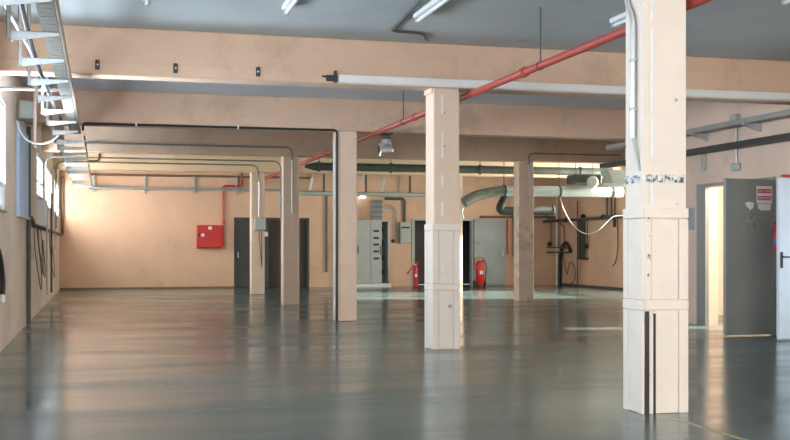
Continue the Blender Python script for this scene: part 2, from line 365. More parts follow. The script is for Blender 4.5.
# baseboard dirt line along the back
m = MB(); m.box(XL, dA[0], YB-0.012, YB, 0, 0.06); structure(m.build('baseboard_back', M['brown']))
m = MB(); m.box(XF-0.012, XF, 20.2, YB, 0, 0.07); structure(m.build('baseboard_right', M['darkpipe']))

def lamp_point(name, loc, power, color, r=0.15):
    l = bpy.data.lights.new(name, 'POINT'); l.energy = power; l.color = color; l.shadow_soft_size = r
    o = bpy.data.objects.new(name, l); COL.objects.link(o); o.location = loc

# ------------------------------------------------------------------ beams
BEAMS = [('peach concrete beam carrying the long white cable trunking', ROW[1], XR), ('peach concrete beam that the small floodlight hangs from', ROW[2], XR),
         ('peach concrete beam with thin conduits, third one back', ROW[3], XF), ('yellow-lit farthest concrete beam behind the dark round duct', ROW[4], XF)]
for lab, yy, xe in BEAMS:
    m = MB(); m.box(XL, xe, yy, yy+0.36, BB, H, 0.012)
    bo = tag(m.build('ceiling_beam', M['lit_beam' if yy == ROW[4] else 'beam'], base=(4.3, yy+0.18, BB)), lab, 'beam', 'concrete ceiling beams', 'thing')
    if yy == ROW[1]:
        m = MB(); m.box(XL, P(326, 75, Y=yy).x, yy-0.008, yy-0.0005, BB+0.012, BB+0.155, 0.003); m.build('lower_band', M['beam'], bo)

# ------------------------------------------------------------------ columns
CW, CD = 0.385, 0.37
COLX = [4.36, 4.335, 4.235, 4.18, 4.20]
def column(x, y, label, mt, top, kind='plain', w=CW, d=CD):
    t = thing('concrete_column', (x+w/2, y+d/2, 0), label, 'column', 'concrete columns', 'thing')
    m = MB(); m.box(x, x+w, y, y+d, 0, top, 0.012); m.build('shaft', mt, t)
    return t
def cladding(t, x, y, z_top, z_mid, e=0.022, slots=False, w=CW, d=CD):
    # framed board cladding round the lower part: stiles and rails with recessed panels
    for side in ('front', 'left'):
        m = MB()
        def fb(a, b, z0, z1, th):
            if side == 'front': m.box(x-e+a, x-e+b, y-th, y, z0, z1, 0.004)
            else: m.box(x-th, x, y-e+a, y-e+b, z0, z1, 0.004)
        L = (w if side == 'front' else d)+e
        s0 = 0.085
        if slots and side == 'front': s0 = 0.03
        for z0, z1 in ((0.0, z_mid-0.045), (z_mid+0.045, z_top-0.09)):
            lo = s0 if not (slots and side == 'front' and z0 == 0) else 0.12
            if side == 'left':
                fb(0, 0.085, z0, z1, e); fb(L-0.075, L, z0, z1, e)
                fb(0.089, L-0.079, z0+0.002, z1-0.002, e*0.55)
            else:
                if slots and z0 == 0: fb(e+0.052, e+0.084, z0, z1-0.03, e)
                else: fb(e, 0.085, z0, z1, e)
                fb(L-0.085, L-0.0, z0, z1, e)
                fb(e+0.112 if slots and z0 == 0 else 0.089, L-0.089, z0+0.002, z1-0.002, e*0.6)
        fb(0 if side == 'left' else e, L, z_mid-0.04, z_mid+0.04, e+0.004); fb(0 if side == 'left' else e, L, z_top-0.085, z_top, e+0.004)
        o = m.build('cladding_panel', M['cream'], t)
def scuffs(t, x, y, spots):
    for (dx, z, r) in spots:
        m = MB(); n = 7; c = Vector((x+dx, y, z)); pts = []
        for k in range(n):
            a = 2*math.pi*k/n; q = r*random.uniform(0.5, 1.1); pts.append(c+Vector((math.cos(a)*q, 0, math.sin(a)*q*1.2)))
        m.poly(pts, (0, -0.003, 0))
        m.build('bare_patch', M['scuff'], t)['label'] = 'chipped bare grey patch'

# nearest column
x, y = COLX[0], ROW[0]
near = column(x, y, 'cream column nearest the camera, with stencilled patches and a metal conduit', M['cream'], H, w=0.405, d=0.325)
zt = P(665, 208, Y=y).z; zm = P(665, 305, Y=y).z
cladding(near, x, y, zt, zm, e=0.02, slots=True, w=0.41, d=0.325)
m = MB(); m.box(x+0.014, x+0.050, y-0.012, y-0.002, 0.0, zm-0.05); m.build('corner_slot', M['black'], near)['label'] = 'black open slot beside the corner strip'
m = MB(); m.box(x+0.086, x+0.110, y-0.012, y-0.002, 0.0, zm-0.07); m.build('corner_slot', M['black'], near)['label'] = 'narrower black open slot'
m = MB(); m.box(x-0.006, x+0.05, y-0.006, y, zt, H); m.box(x-0.006, x, y, y+0.04, zt, H); m.build('corner_strip', M['cream'], near)
# row of stencilled marks left on the paint: one patch per glyph
zs = P(668, 178.5, Y=y).z; k = 0
for (a, b, face) in ((0.02, 0.065, 'f'), (0.075, 0.12, 'f'), (0.13, 0.175, 'f'), (0.20, 0.245, 'f'), (0.265, 0.31, 'f'), (0.325, 0.37, 'f'),
                     (0.03, 0.10, 'l'), (0.11, 0.17, 'l'), (0.18, 0.25, 'l'), (0.27, 0.315, 'l')):
    m = MB()
    if face == 'f': m.box(x+a, x+b, y-0.010, y-0.0005, zs-0.034, zs+0.030)
    else: m.box(x-0.010, x-0.0005, y+a, y+b, zs-0.034, zs+0.030)
    o = m.build('stencil_patch', M['scuff'], near)
    if k == 0: o['label'] = 'black and white stencilled patch'
    k += 1
scuffs(near, x, y-0.0275, [(0.035, 1.62, 0.022), (0.05, 1.50, 0.024), (0.04, 1.31, 0.024), (0.03, 1.16, 0.016), (0.05, 0.32, 0.012)])
for a, b in ((zt+0.03, zt+0.20), (zt+0.42, zt+0.75), (zt+0.80, zt+1.5), (zt+1.56, H-0.05)):
    m = MB(); m.box(x+0.062+random.uniform(-0.004, 0.004), x+0.088, y-0.004, y-0.0005, a, b); m.build('bare_strip', M['plaster'], near)['label'] = 'chalky white chipped strip'
scuffs(near, x, y-0.001, [(0.32, zt+0.04, 0.02), (0.30, zt+0.9, 0.02), (0.06, zt+0.5, 0.012)])

# second column
x, y = COLX[1], ROW[1]-0.005
mid = column(x, y, 'pale peach column with boarded lower half, under the end of the trunking', M['column'], BB, w=0.37)
zt2 = P(440, 224, Y=y).z; zm2 = P(440, 287, Y=y).z
cladding(mid, x, y, zt2, zm2, e=0.016, w=0.37)
scuffs(mid, x+0.02, y-0.0185, [(0.21, zm2-0.26, 0.035), (0.10, zm2+0.18, 0.02)])
scuffs(mid, x+0.02, y-0.001, [(0.14, z, 0.016) for z in (1.95, 2.3, 2.75, 3.2)])
for a, b in ((zt2+0.1, zt2+0.3), (zt2+0.5, zt2+0.66), (zt2+0.9, zt2+1.25), (3.2, 3.45)):
    m = MB(); m.box(x+0.115+random.uniform(-0.005, 0.005), x+0.14, y-0.004, y-0.0005, a, b); m.build('bare_strip', M['plaster'], mid)['label'] = 'chalky white chipped strip'
for a, b in ((zm2+0.1, zm2+0.3), (zm2+0.36, zm2+0.5)):
    m = MB(); m.box(x+0.125, x+0.145, y-0.020, y-0.0145, a, b); m.build('bare_strip', M['plaster'], mid)['label'] = 'chalky white chipped strip'
m = MB(); m.box(x-0.028, x, y+0.02, y+CD-0.02, 3.47, BB, 0.008); m.build('corbel', M['column'], mid)
# the rest of the first row
third = column(COLX[2], ROW[2], 'peach column with black and white conduits down its corner', M['column'], BB)
fourth = column(COLX[3], ROW[3], 'peach column with a short silver conduit bending down its face', M['column'], BB)
fifth = column(COLX[4], ROW[4], 'peach column bearing the small grey switch box', M['column'], BB)
# second row
XS = 10.155
column(XS, ROW[3], 'stained brown column beside the wheeled red extinguisher', M['dirty'], BB, w=0.40)
column(XS+0.03, ROW[4], 'column half hidden behind the boarded one, edge lit bright by sun', M['column'], BB, w=0.44)

# ------------------------------------------------------------------ fittings on the first beam
yb = ROW[1]
za, zb = P(338, 75, Y=yb).z, P(338, 82.5, Y=yb).z
t = thing('cable_trunking', (7.0, yb-0.03, zb), 'long white plastic cable trunking along the front beam', 'cable trunking')
m = MB(); xa = P(338, 79, Y=yb).x; m.box(xa, XR-0.01, yb-0.06, yb-0.031, zb, za, 0.006); m.build('cover', M['white'], t)
m = MB(); m.box(xa, XR-0.01, yb-0.03, yb-0.002, zb-0.006, za+0.006); m.build('back_channel', M['white'], t)
t = thing('end_bracket', P(332, 80, Y=yb-0.02), 'black cable bracket at the open end of the white trunking', 'bracket')
m = MB(); a = P(326, 74, Y=yb); b = P(337, 81.5, Y=yb); m.box(a.x, b.x, yb-0.035, yb-0.001, b.z, a.z-0.015, 0.004); m.build('plate', M['black'], t)
m = MB(); c = P(335, 71, Y=yb); m.box(c.x-0.02, c.x+0.02, yb-0.045, yb-0.001, b.z-0.02, c.z, 0.004); m.build('clamp', M['black'], t)
m = MB(); m.tube([P(327, 77, Y=yb-0.03), P(322, 76, Y=yb-0.03)], 0.012, 6); m.build('clamp', M['black'], t)
for i, (u, v, lab) in enumerate(((97.5, 65, 'small black clip on the front beam, nearest the cable tray'), (175.5, 68.5, 'small black clip on the front beam, middle of the three'), (257.8, 72, 'small black clip on the front beam, closest to the white trunking'))):
    p = P(u, v, Y=yb); t = thing('beam_clip', (p.x, yb, p.z), lab, 'clip', 'black clips on the front beam')
    m = MB(); m.box(p.x-0.026, p.x+0.026, yb-0.035, yb-0.009, p.z-0.062, p.z+0.062, 0.006); m.build('clip_body', M['black'], t)
    m = MB(); m.lathe([(0.012, -0.008), (0.012, 0.0)], (p.x, yb-0.035, p.z), 8, 'Y'); m.build('bolt', M['galv'], t)

# ------------------------------------------------------------------ ceiling lights (fluorescent battens, unlit)
def batten(x, y1, label, length=1.55):
    t = thing('ceiling_light', (x, y1-length/2, H), label, 'ceiling light', 'unlit fluorescent battens')
    m = MB(); m.box(x-0.05, x+0.05, y1-length, y1, H-0.055, H-0.001, 0.008); m.build('housing', M['white'], t)
    m = MB(); m.tube([(x, y1-length+0.04, H-0.085), (x, y1-0.04, H-0.085)], 0.022, 10); m.build('tube', M['white'], t)
    for q in (y1-length+0.02, y1-0.03):
        m = MB(); m.box(x-0.03, x+0.03, q-0.02, q+0.02, H-0.11, H-0.056, 0.006); m.build('lamp_holder', M['greybox'], t)
for u, v, lab in ((147, 2, 'ceiling light batten end next to the cable tray'), (286, 11, 'unlit ceiling light batten above the three black clips'),
                  (417, 19, 'unlit ceiling light batten fed by the bent ceiling conduit'), (613, 24, 'unlit ceiling light batten beside the nearest column, over the red pipe'), (783, 1, 'ceiling light batten past the nearest column')):
    p = P(u, v, Z=H-0.06); batten(p.x, p.y, lab)
p0 = P(400, 12, Z=H-0.02)
m = MB(); m.tube(bend([P(421, 0, Z=H-0.02), P(391, 31, Z=H-0.02), P(423, 33.5, Z=H-0.02), P(427, 40, Z=H-0.02)], 0.12), 0.018, 8)
tag(m.build('conduit', M['darkpipe'], base=p0), 'bent grey conduit along the ceiling beside the light', 'conduit')

# ------------------------------------------------------------------ red sprinkler pipe along the column line
px_, pz_ = 4.87, EYE+2.07
t = thing('sprinkler_pipe', (px_, 20, pz_), 'long red sprinkler pipe running back past the columns', 'pipe')
m = MB(); m.tube([(px_, 6.5, pz_), (px_, 36.55, pz_)], 0.045, 12); m.build('pipe', M['redpipe'], t)
for yy in (8.6, 12.2, 16.9, 24.0, 29.5):
    m = MB(); m.lathe([(0.05, -0.05), (0.062, -0.045), (0.062, 0.045), (0.05, 0.05)], (px_, yy, pz_), 14, 'Y'); m.build('coupling', M['redpipe'] if yy > 9 else M['red'], t)
for yy in (11.7, 17.6, 23.0, 28.2):
    m = MB(); m.tube([(px_, yy, pz_+0.04), (px_, yy, H)], 0.008, 6)
    m.lathe([(0.052, -0.012), (0.052, 0.012)], (px_, yy, pz_), 14, 'Y'); m.build('hanger_rod', M['dark'], t)
m = MB(); m.tube(bend([(px_, 8.55, pz_+0.03), (px_+0.12, 8.55, pz_+0.1), (px_+0.25, 8.55, pz_+0.12)], 0.05), 0.04, 10)
m.lathe([(0.055, 0.10), (0.065, 0.12), (0.065, 0.18), (0.05, 0.2)], (px_, 8.55, pz_+0.11), 12, 'X'); m.build('branch_fitting', M['red'], t)

# ------------------------------------------------------------------ conduits on beams and columns
def pipe(name, pts, r, mt, label, cat='conduit', seg=8, rb=0.12, group=None):
    m = MB(); m.tube(bend(pts, rb), r, seg); c = sum((Vector(p) for p in pts), Vector((0, 0, 0)))/len(pts)
    return tag(m.build(name, M[mt], base=c), label, cat, group)
# nearest column's conduit
xf = COLX[0]-0.03; yc = P(633, 80, X=xf).y
t = thing('column_conduit', (xf, yc, 3), 'silver conduit running down the nearest column', 'conduit')
m = MB(); m.tube(bend([(xf, yc+0.12, H-0.02), (xf, yc+0.12, P(626, 4, X=xf).z), (xf, yc, P(633, 18, X=xf).z), (xf, yc, P(633, 138, X=xf).z)], 0.12), 0.021, 10); m.build('pipe', M['chrome'], t)
for v in (60, 109):
    z = P(633, v, X=xf).z; m = MB(); m.box(xf-0.024, COLX[0], yc-0.028, yc+0.028, z-0.012, z+0.012, 0.003); m.build('clip', M['galv'], t)
m = MB(); m.tube(curve([(xf, yc, P(633, 138, X=xf).z), (xf+0.005, yc-0.04, P(634, 152, X=xf).z), (xf+0.015, yc-0.07, P(636, 164, X=xf).z), (xf+0.022, yc-0.08, P(637, 171, X=xf).z)]), 0.013, 8); m.build('cable_tail', M['greybox'], t)
# black conduit along the second beam and down the third column; white one beside it
y2 = ROW[2]-0.03; zc = BB-0.0; xe = COLX[2]-0.005
t = thing('cable_conduit', (2, y2, BB), 'black conduit under the second beam, turning down the column corner', 'conduit')
m = MB(); m.tube(bend([(P(83, 140, Y=y2).x, y2, BB-0.12), (P(83, 128, Y=y2).x, y2, BB+0.01), (xe, y2, BB+0.01), (xe, y2, 0.01)], 0.06), 0.02, 8); m.build('pipe', M['black'], t)
for q in (0.6, 2.4):
    m = MB(); m.box(q-0.015, q+0.015, y2-0.032, y2+0.03, BB-0.025, BB+0.042, 0.003); m.build('clip', M['white'], t)
pipe('white_conduit', [(xe-0.045, y2+0.01, 3.35), (xe-0.045, y2+0.01, 0.01)], 0.017, 'white', 'white conduit down the column corner beside the black one')
# conduits along the third beam
y3 = ROW[3]-0.02
z = P(150, 144.3, Y=y3).z; xd = P(292, 180, Y=y3).x
t = thing('beam_conduit', (1.5, y3, z), 'thin conduit along the third beam, bending down the fourth column in silver', 'conduit')
m = MB(); m.tube(bend([(P(86, 143, Y=y3).x, y3, z), (xd, y3, z), (xd, y3, P(292, 160, Y=y3).z)], 0.16), 0.019, 8); m.build('pipe', M['greydark'], t)
m = MB(); m.tube([(xd, y3, P(292, 160, Y=y3).z), (xd, y3, P(292, 213, Y=y3).z)], 0.022, 8); m.build('lower_pipe', M['chrome'], t)
xd = P(529, 180, Y=y3).x
t = thing('beam_conduit', (xd, y3, 3.5), 'conduit bending from the third beam down the stained brown column', 'conduit')
m = MB(); zz = P(540, 153.5, Y=y3).z; m.tube(bend([(P(620, 157, Y=y3).x, y3, zz), (xd, y3, zz), (xd, y3, P(529, 165, Y=y3).z)], 0.2), 0.019, 8); m.build('pipe', M['greydark'], t)
m = MB(); m.tube([(xd, y3, P(529, 162, Y=y3).z), (xd+0.02, y3, P(530, 207, Y=y3).z)], 0.015, 8); m.build('lower_pipe', M['galv'], t)
# fourth beam: two brown conduits, one with a hooked end
y4 = ROW[4]-0.02
z = P(150, 163.2, Y=y4).z; xc = P(257.8, 180, Y=y4).x
pipe('thin_conduit', [(XL+0.08, y4, 1.9), (XL+0.08, y4, z), (xc, y4, z), (xc, y4, BB-0.28)], 0.020, 'greydark', 'thin conduit along the farthest beam, dropping to the switch box on the fifth column', rb=0.2)
pipe('hooked_conduit', [P(88, 161.3, Y=y4-0.03), P(98.5, 161.3, Y=y4-0.03), P(99.5, 154, Y=y4-0.03)], 0.024, 'dark', 'short dark conduit with an upturned hooked end beside the cable tray')
# dark cable beside the fourth column
t = thing('hanging_cable', (COLX[3]-0.05, ROW[3]+0.3, 1.5), 'thin conduit run from the window wall, ending as a dark cable beside the fourth column', 'cable')
yk = ROW[3]+0.25; xk = P(280.7, 200, Y=yk).x
z = P(150, 158.7, Y=yk).z
m = MB(); m.tube(bend([(XL+0.07, yk, 2.3), (XL+0.07, yk, z), (xk, yk, z), (xk, yk, 2.0)], 0.2), 0.017, 8); m.build('conduit', M['greydark'], t)
m = MB(); m.tube(curve([(xk, yk, 2.0), (xk-0.01, yk, 1.2), (xk-0.05, yk, 0.5), (xk-0.03, yk, 0.12), (xk+0.06, yk, 0.02)]), 0.012, 6); m.build('cable', M['dark'], t)
m = MB(); z = P(281, 199, Y=yk).z; m.box(xk-0.05, xk+0.05, yk-0.04, yk+0.04, z-0.12, z+0.12, 0.01); m.build('box', M['greybox'], t)
# box on the fifth column
yf = ROW[4]; p = P(259.5, 224, Y=yf)
t = thing('switch_box', (p.x, yf, p.z), 'grey-green switch box on the fifth column', 'electrical box')
m = MB(); m.box(p.x-0.165, p.x+0.165, yf-0.14, yf-0.002, p.z-0.18, p.z+0.18, 0.015); m.build('body', M['greybox'], t)
m = MB(); m.box(p.x-0.15, p.x+0.15, yf-0.155, yf-0.141, p.z-0.165, p.z+0.165, 0.008); m.build('cover', M['greybox'], t)
m = MB(); m.tube([(p.x-0.02, yf-0.03, p.z+0.18), (p.x-0.02, yf-0.03, BB-0.3)], 0.022, 8); m.build('conduit', M['chrome'], t)
for dx in (-0.02, 0.06):
    m = MB(); m.tube(curve([(p.x+dx, yf-0.03, p.z-0.18), (p.x+dx*0.5+0.03, yf-0.02, p.z-0.7), (p.x+0.06, yf-0.02, p.z-1.25)]), 0.010, 6); m.build('cable', M['dark'], t)
q = P(267.5, 234, Y=yf); m = MB(); m.box(COLX[4]+CW, COLX[4]+CW+0.10, yf+0.02, yf+0.12, q.z-0.07, q.z+0.07, 0.01); tag(m.build('socket_box', M['white'], base=q), 'small white socket box on the side of the fifth column', 'socket')

# floodlight under the second beam
yy = ROW[2]+0.15; p = P(386, 132, Y=yy)
t = thing('floodlight', (p.x, yy, BB), 'small silver floodlight with a bracket hanging under the second beam', 'floodlight')
m = MB(); m.box(p.x-0.11, p.x+0.12, yy-0.08, yy+0.08, BB-0.03, BB-0.001, 0.006); m.box(p.x-0.085, p.x+0.085, yy-0.07, yy+0.07, BB-0.12, BB-0.03, 0.01); m.build('mount', M['darkpipe'], t)
m = MB(); m.lathe([(0.09, -0.21), (0.10, -0.19), (0.085, -0.12)], (p.x, yy, BB), 16); m.build('ballast', M['chrome'], t)
m = MB(); m.box(p.x+0.085, p.x+0.10, yy-0.03, yy+0.03, BB-0.40, BB-0.13, 0.004); m.build('bracket', M['galv'], t); m = MB(); m.box(p.x-0.11, p.x-0.095, yy-0.03, yy+0.03, BB-0.38, BB-0.19, 0.004); m.build('bracket', M['galv'], t)
m = MB(); m.lathe([(0.03, 0.14), (0.075, 0.10), (0.085, 0.0), (0.115, -0.10), (0.12, -0.13), (0.10, -0.135)], (p.x-0.0, yy-0.02, BB-0.32), 18, 'X'); m.build('lamp_head', M['chrome'], t)
m = MB(); m.lathe([(0.09, -0.138), (0.09, -0.14)], (p.x-0.0, yy-0.02, BB-0.32), 18, 'X'); m.build('lens', M['glassdark'], t)

# ------------------------------------------------------------------ cable trays on cantilever arms by the left wall
def arm_mesh(x0, x1, y, z, h=0.088):
    m = MB()
    m.poly([(x0, y, z), (x1, y, z), (x1, y, z-0.030), (x0, y, z-h)], (0, 0.006, 0))
    m.poly([(x0, y, z), (x1, y, z), (x1, y, z-0.004), (x0, y, z-0.004)], (0, 0.05, 0))
    m.box(x0-0.010, x0, y, y+0.05, z-h, z+0.004)
    return m
def post_mesh(x, y, z0, z1):
    m = MB(); m.box(x-0.052, x-0.046, y-0.0, y+0.042, z0, z1); m.box(x-0.052, x-0.014, y, y+0.004, z0, z1); m.box(x-0.052, x-0.014, y+0.038, y+0.042, z0, z1)
    z = z0+0.05
    while z < z1-0.05:
        m.box(x-0.038, x-0.026, y-0.003, y+0.001, z-0.012, z+0.012); z += 0.06
    return m
def tray_run(label, ys, x0, x1, xt0, xt1, z, y0, y1, rise=0.06):
    t = thing('cable_tray', ((x0+x1)/2, (y0+y1)/2, z), label, 'cable tray', 'cable trays by the windows')
    m = MB(); m.box(xt0, xt1, y0, y1, z+0.002, z+0.006); m.box(xt0, xt0+0.004, y0, y1, z+0.006, z+rise); m.box(xt1-0.004, xt1, y0, y1, z+0.006, z+rise)
    yy = y0+0.15
    while yy < y1-0.1:                           # perforations' folded ribs under the pan
        if xt1-xt0 > 0.1: m.box(xt0+0.02, xt1-0.02, yy, yy+0.05, z-0.002, z+0.002)
        yy += 0.16
    m.build('tray', M['tray'], t)
    for yy in ys:
        arm_mesh(x0, x1, yy, z).build('arm', M['galv'], t)
        top = BB if any(r-0.05 < yy < r+0.36 for r in ROW[1:]) else H
        post_mesh(x0, yy+0.008, z-0.07, top).build('hanger_post', M['tray_brown'], t)
    return t
TZ = 3.30
tray_run('galvanised cable tray on tapered arms, nearer run', [5.9+1.43*k for k in range(10)], -0.755, -0.36, -0.50, -0.36, TZ, 5.2, 19.3)
tray_run('galvanised cable tray on closely set wide arms, farther run to the end wall', [20.45+1.4*k for k in range(12)], -0.755, -0.27, -0.295, -0.27, TZ, 19.75, 36.45)
pipe('tray_cable', [(-0.345, 5.2, TZ+0.03), (-0.345, 19.4, TZ+0.03)], 0.024, 'beige', 'brownish cable laid along the outer edge of the nearer cable tray', 'cable')
pipe('cross_conduit', [(XL, 15.0, 3.44), (-0.42, 15.0, 3.44)], 0.02, 'greydark', 'grey conduit crossing from the window wall to the cable tray')
p = P(35, 110, Y=17.7)
pipe('drop_conduit', [(p.x, 17.7, H), (p.x, 17.7, P(35, 148, Y=17.7).z)], 0.024, 'pink', 'pinkish conduit dropping from the ceiling by the cable tray')
p = P(26, 109, Y=18.0)
t = thing('junction_box', (p.x, 18, p.z), 'grey junction box on the window wall beside the cable tray', 'electrical box')
m = MB(); a = P(18.5, 100, Y=18.0); b = P(34, 119, Y=18.0); m.box(max(a.x, XL+0.0), b.x, 18.0, 18.35, b.z, a.z, 0.015); m.build('body', M['greybox'], t)
m = MB(); m.box(max(a.x, XL)+0.015, b.x-0.015, 17.985, 17.999, b.z+0.02, a.z-0.02, 0.004); m.build('cover', M['greybox'], t)
m = MB(); m.tube(curve([P(17, 121, Y=17.6), P(20, 131, Y=17.5), P(27, 140, Y=17.3), P(38, 144, Y=17.0), P(50, 142, Y=16.9), P(58, 136, Y=17.0)]), 0.014, 7)
tag(m.build('sagging_cable', M['white'], base=P(38, 144, Y=17)), 'white cable sagging from the window wall to the cable tray', 'cable')
# cables lying on / hanging through the near tray
m = MB(); m.tube(curve([(-0.95, 8.6, 3.95), (-0.85, 10.4, 3.62), (-0.72, 12.0, 3.46), (-0.66, 13.6, 3.40), (-0.62, 15.5, 3.35)]), 0.018, 7)
tag(m.build('loose_cable', M['white'], base=(-0.75, 12, 3.4)), 'pale loose cable slung behind the tray arms', 'cable')
m = MB(); m.tube(curve([(-0.72, 9.0, H-0.03), (-0.70, 9.5, 3.8), (-0.68, 10.6, 3.5), (-0.66, 13.0, 3.36), (-0.6, 18.0, 3.36)]), 0.024, 7)
tag(m.build('loose_cable', M['dark'], base=(-0.68, 12, 3.4)), 'dark loose cable dropping onto the tray arms', 'cable')

# ------------------------------------------------------------------ left wall fittings
y0_, y1_ = P(17.5, 200, X=XL+0.02).y, P(27.4, 200, X=XL+0.02).y
t = thing('steel_post', (XL+0.03, (y0_+y1_)/2, 1.9), 'pale blue boxed steel post standing on the low window wall', 'post')
m = MB(); m.box(XL+0.001, XL+0.05, y0_, y1_, 1.905, 3.34, 0.006); m.build('casing', M['blue'], t)
m = MB(); m.box(XL+0.001, XL+0.07, y0_-0.02, y1_+0.02, 1.86, 1.904, 0.004); m.build('base_plate', M['galv'], t)
xw = XL+0.05; ya = P(28.8, 250, X=xw).y
t = thing('wall_pipe', (xw, ya, 1.8), 'dark pipe running down then along the low window wall', 'pipe')
m = MB(); m.tube([(xw, ya, 0.01), (xw, ya, 3.5)], 0.038, 8); m.build('riser', M['darkpipe'], t)
m = MB(); m.tube(bend([(xw, ya, 1.92), (xw, ya+0.9, 1.92), (xw, ya+1.3, 1.80), (xw, YB-0.05, 1.76)], 0.3), 0.040, 8); m.build('branch', M['dark'], t)
yk = P(36, 213, X=XL).y; a = P(36.5, 200, Y=yk); b = P(45, 226, Y=yk)
t = thing('wall_box', (XL+0.1, yk, b.z), 'white painted electrical box on the window wall above the dark pipe', 'electrical box')
m = MB(); m.box(XL, b.x, yk, yk+0.5, b.z, a.z, 0.015); m.build('body', M['white'], t)
m = MB(); m.box(b.x, b.x+0.012, yk+0.02, yk+0.48, b.z+0.02, a.z-0.02, 0.004); m.build('lid', M['white'], t)
for u, z0, z1, r, mt, lab in ((47, 0.3, 2.5, 0.022, 'galv', 'thin grey conduit down the window wall behind the white box'), (51.5, 0.25, 2.7, 0.026, 'darkpipe', 'dark riser pipe farther along the window wall'),
                              (55, 1.3, 2.9, 0.016, 'galv', 'short grey conduit high on the far window wall')):
    q = P(u, 250, X=XL+0.10); pipe('wall_conduit', [(XL+0.10, q.y, z0), (XL+0.10, q.y, z1)], r, mt, lab)
q = P(62.5, 210, Y=YB-0.1); pipe('corner_pipe', [(q.x, YB-0.1, P(62, 235, Y=YB).z), (q.x, YB-0.1, 3.6)], 0.045, 'brown', 'brown pipe down the far corner of the hall', 'pipe')
q = P(31, 254, X=XL+0.06)
t = thing('meter_box', (XL, q.y, q.z), 'small pale meter box on the low window wall beside the dark riser', 'electrical box')
m = MB(); m.box(XL, XL+0.09, q.y-0.1, q.y+0.5, q.z-0.11, q.z+0.13, 0.01); m.build('body', M['greybox'], t)
m = MB(); m.tube([(XL+0.04, q.y, q.z+0.12), (XL+0.04, q.y, 1.75)], 0.02, 7); m.build('conduit', M['white'], t)
q = P(43, 256, X=XL+0.02); m = MB(); m.box(XL+0.001, XL+0.03, q.y-0.3, q.y+0.4, P(43, 274, X=XL).z, P(43, 240, X=XL).z, 0.004)
tag(m.build('wooden_board', M['wood'], base=q), 'narrow brown wooden board on the low window wall', 'board')
for k, (u, z0, z1, lab) in enumerate(((35, 1.75, 0.55, 'black cable loop hanging lowest on the window wall'), (39, 1.75, 0.75, 'black cable loop next to the wooden board'), (50, 1.75, 0.6, 'black cable bundle by the far riser pipe'))):
    y = P(u, 250, X=XL+0.05).y
    m = MB(); m.tube(curve([(XL+0.03, y, z0), (XL+0.05, y+0.15, (z0+z1)/2+0.1), (XL+0.12, y+0.7, z1), (XL+0.10, y+1.5, z1+0.2), (XL+0.05, y+1.4, (z0+z1)/2+0.2), (XL+0.03, y+1.0, z0)]), 0.009, 6)
    tag(m.build('cable_loop', M['dark'], base=(XL, y, z1)), lab, 'cable')
t = thing('coiled_hose', (XL+0.06, P(1, 290, X=XL+0.06).y, 0.8), 'black rubber hose with a white end hung on the low window wall', 'hose')
y = P(1.5, 290, X=XL+0.06).y
m = MB(); m.tube(curve([(XL+0.04, y-0.25, 1.35), (XL+0.06, y-0.1, 1.2), (XL+0.07, y+0.05, 0.95), (XL+0.07, y+0.02, 0.78)]), 0.035, 8); m.build('hose', M['black'], t)
m = MB(); m.tube([(XL+0.07, y+0.02, 0.78), (XL+0.07, y-0.01, 0.68)], 0.03, 8); m.build('nozzle', M['white'], t)

# ------------------------------------------------------------------ back wall
# silver rail on brackets, brown pipe above
yr = YB-0.20; zr = P(150, 188.5, Y=yr).z
t = thing('wall_rail', (2.2, yr, zr), 'long silver pipe on upright brackets along the end wall', 'pipe')
m = MB(); m.tube([(P(89, 188, Y=yr).x, yr, zr), (P(300, 190, Y=yr).x, yr, zr)], 0.045, 10); m.build('pipe', M['galv'], t)
for u in (94, 145, 194.5, 237):
    xx = P(u, 180, Y=yr).x; m = MB(); m.box(xx-0.035, xx+0.035, YB-0.08, YB-0.002, zr-0.14, zr+0.42, 0.004); m.box(xx-0.03, xx+0.03, yr-0.06, YB-0.08, zr-0.085, zr-0.05, 0.004); m.build('bracket', M['galv'], t)
z = P(150, 175.5, Y=YB).z
pipe('wall_conduit', [(P(90, 175, Y=YB-0.05).x, YB-0.05, z), (P(310, 178, Y=YB-0.05).x, YB-0.05, z)], 0.035, 'brown', 'brown conduit above the silver pipe on the end wall')
# hose cabinet with its red feed pipe
a = P(197, 225, Y=YB-0.22); b = P(223, 248, Y=YB-0.22)
t = thing('hose_cabinet', ((a.x+b.x)/2, YB, b.z), 'red fire hose cabinet on the end wall', 'fire hose cabinet')
m = MB(); m.box(a.x, b.x, YB-0.20, YB-0.001, b.z, a.z, 0.012); m.build('body', M['red'], t)
m = MB(); m.box(a.x+0.02, b.x-0.02, YB-0.225, YB-0.201, b.z+0.02, a.z-0.02, 0.008); door = m.build('door', M['red'], t)
m = MB(); q = P(210, 228, Y=YB-0.226); m.box(q.x-0.06, q.x+0.06, YB-0.230, YB-0.226, q.z-0.05, q.z+0.05); m.build('label_plate', M['paper'], door)['label'] = 'white label'
m = MB(); q = P(202.5, 235, Y=YB-0.226); m.box(q.x-0.05, q.x+0.06, YB-0.230, YB-0.226, q.z-0.05, q.z+0.05); m.build('small_sticker', M['paper'], door)['label'] = 'small white sticker'
m = MB(); q = P(199.5, 235, Y=YB-0.226); m.box(q.x-0.03, q.x+0.03, YB-0.245, YB-0.226, q.z-0.06, q.z+0.06, 0.006); m.build('latch', M['black'], door)
xp = P(223.5, 220, Y=YB-0.08).x; zt = P(223, 186, Y=YB-0.08).z; xq = P(242, 186, Y=YB-0.08).x
t = thing('red_feed_pipe', (xp, YB-0.08, 2), 'red pipe bending down into the hose cabinet', 'pipe')
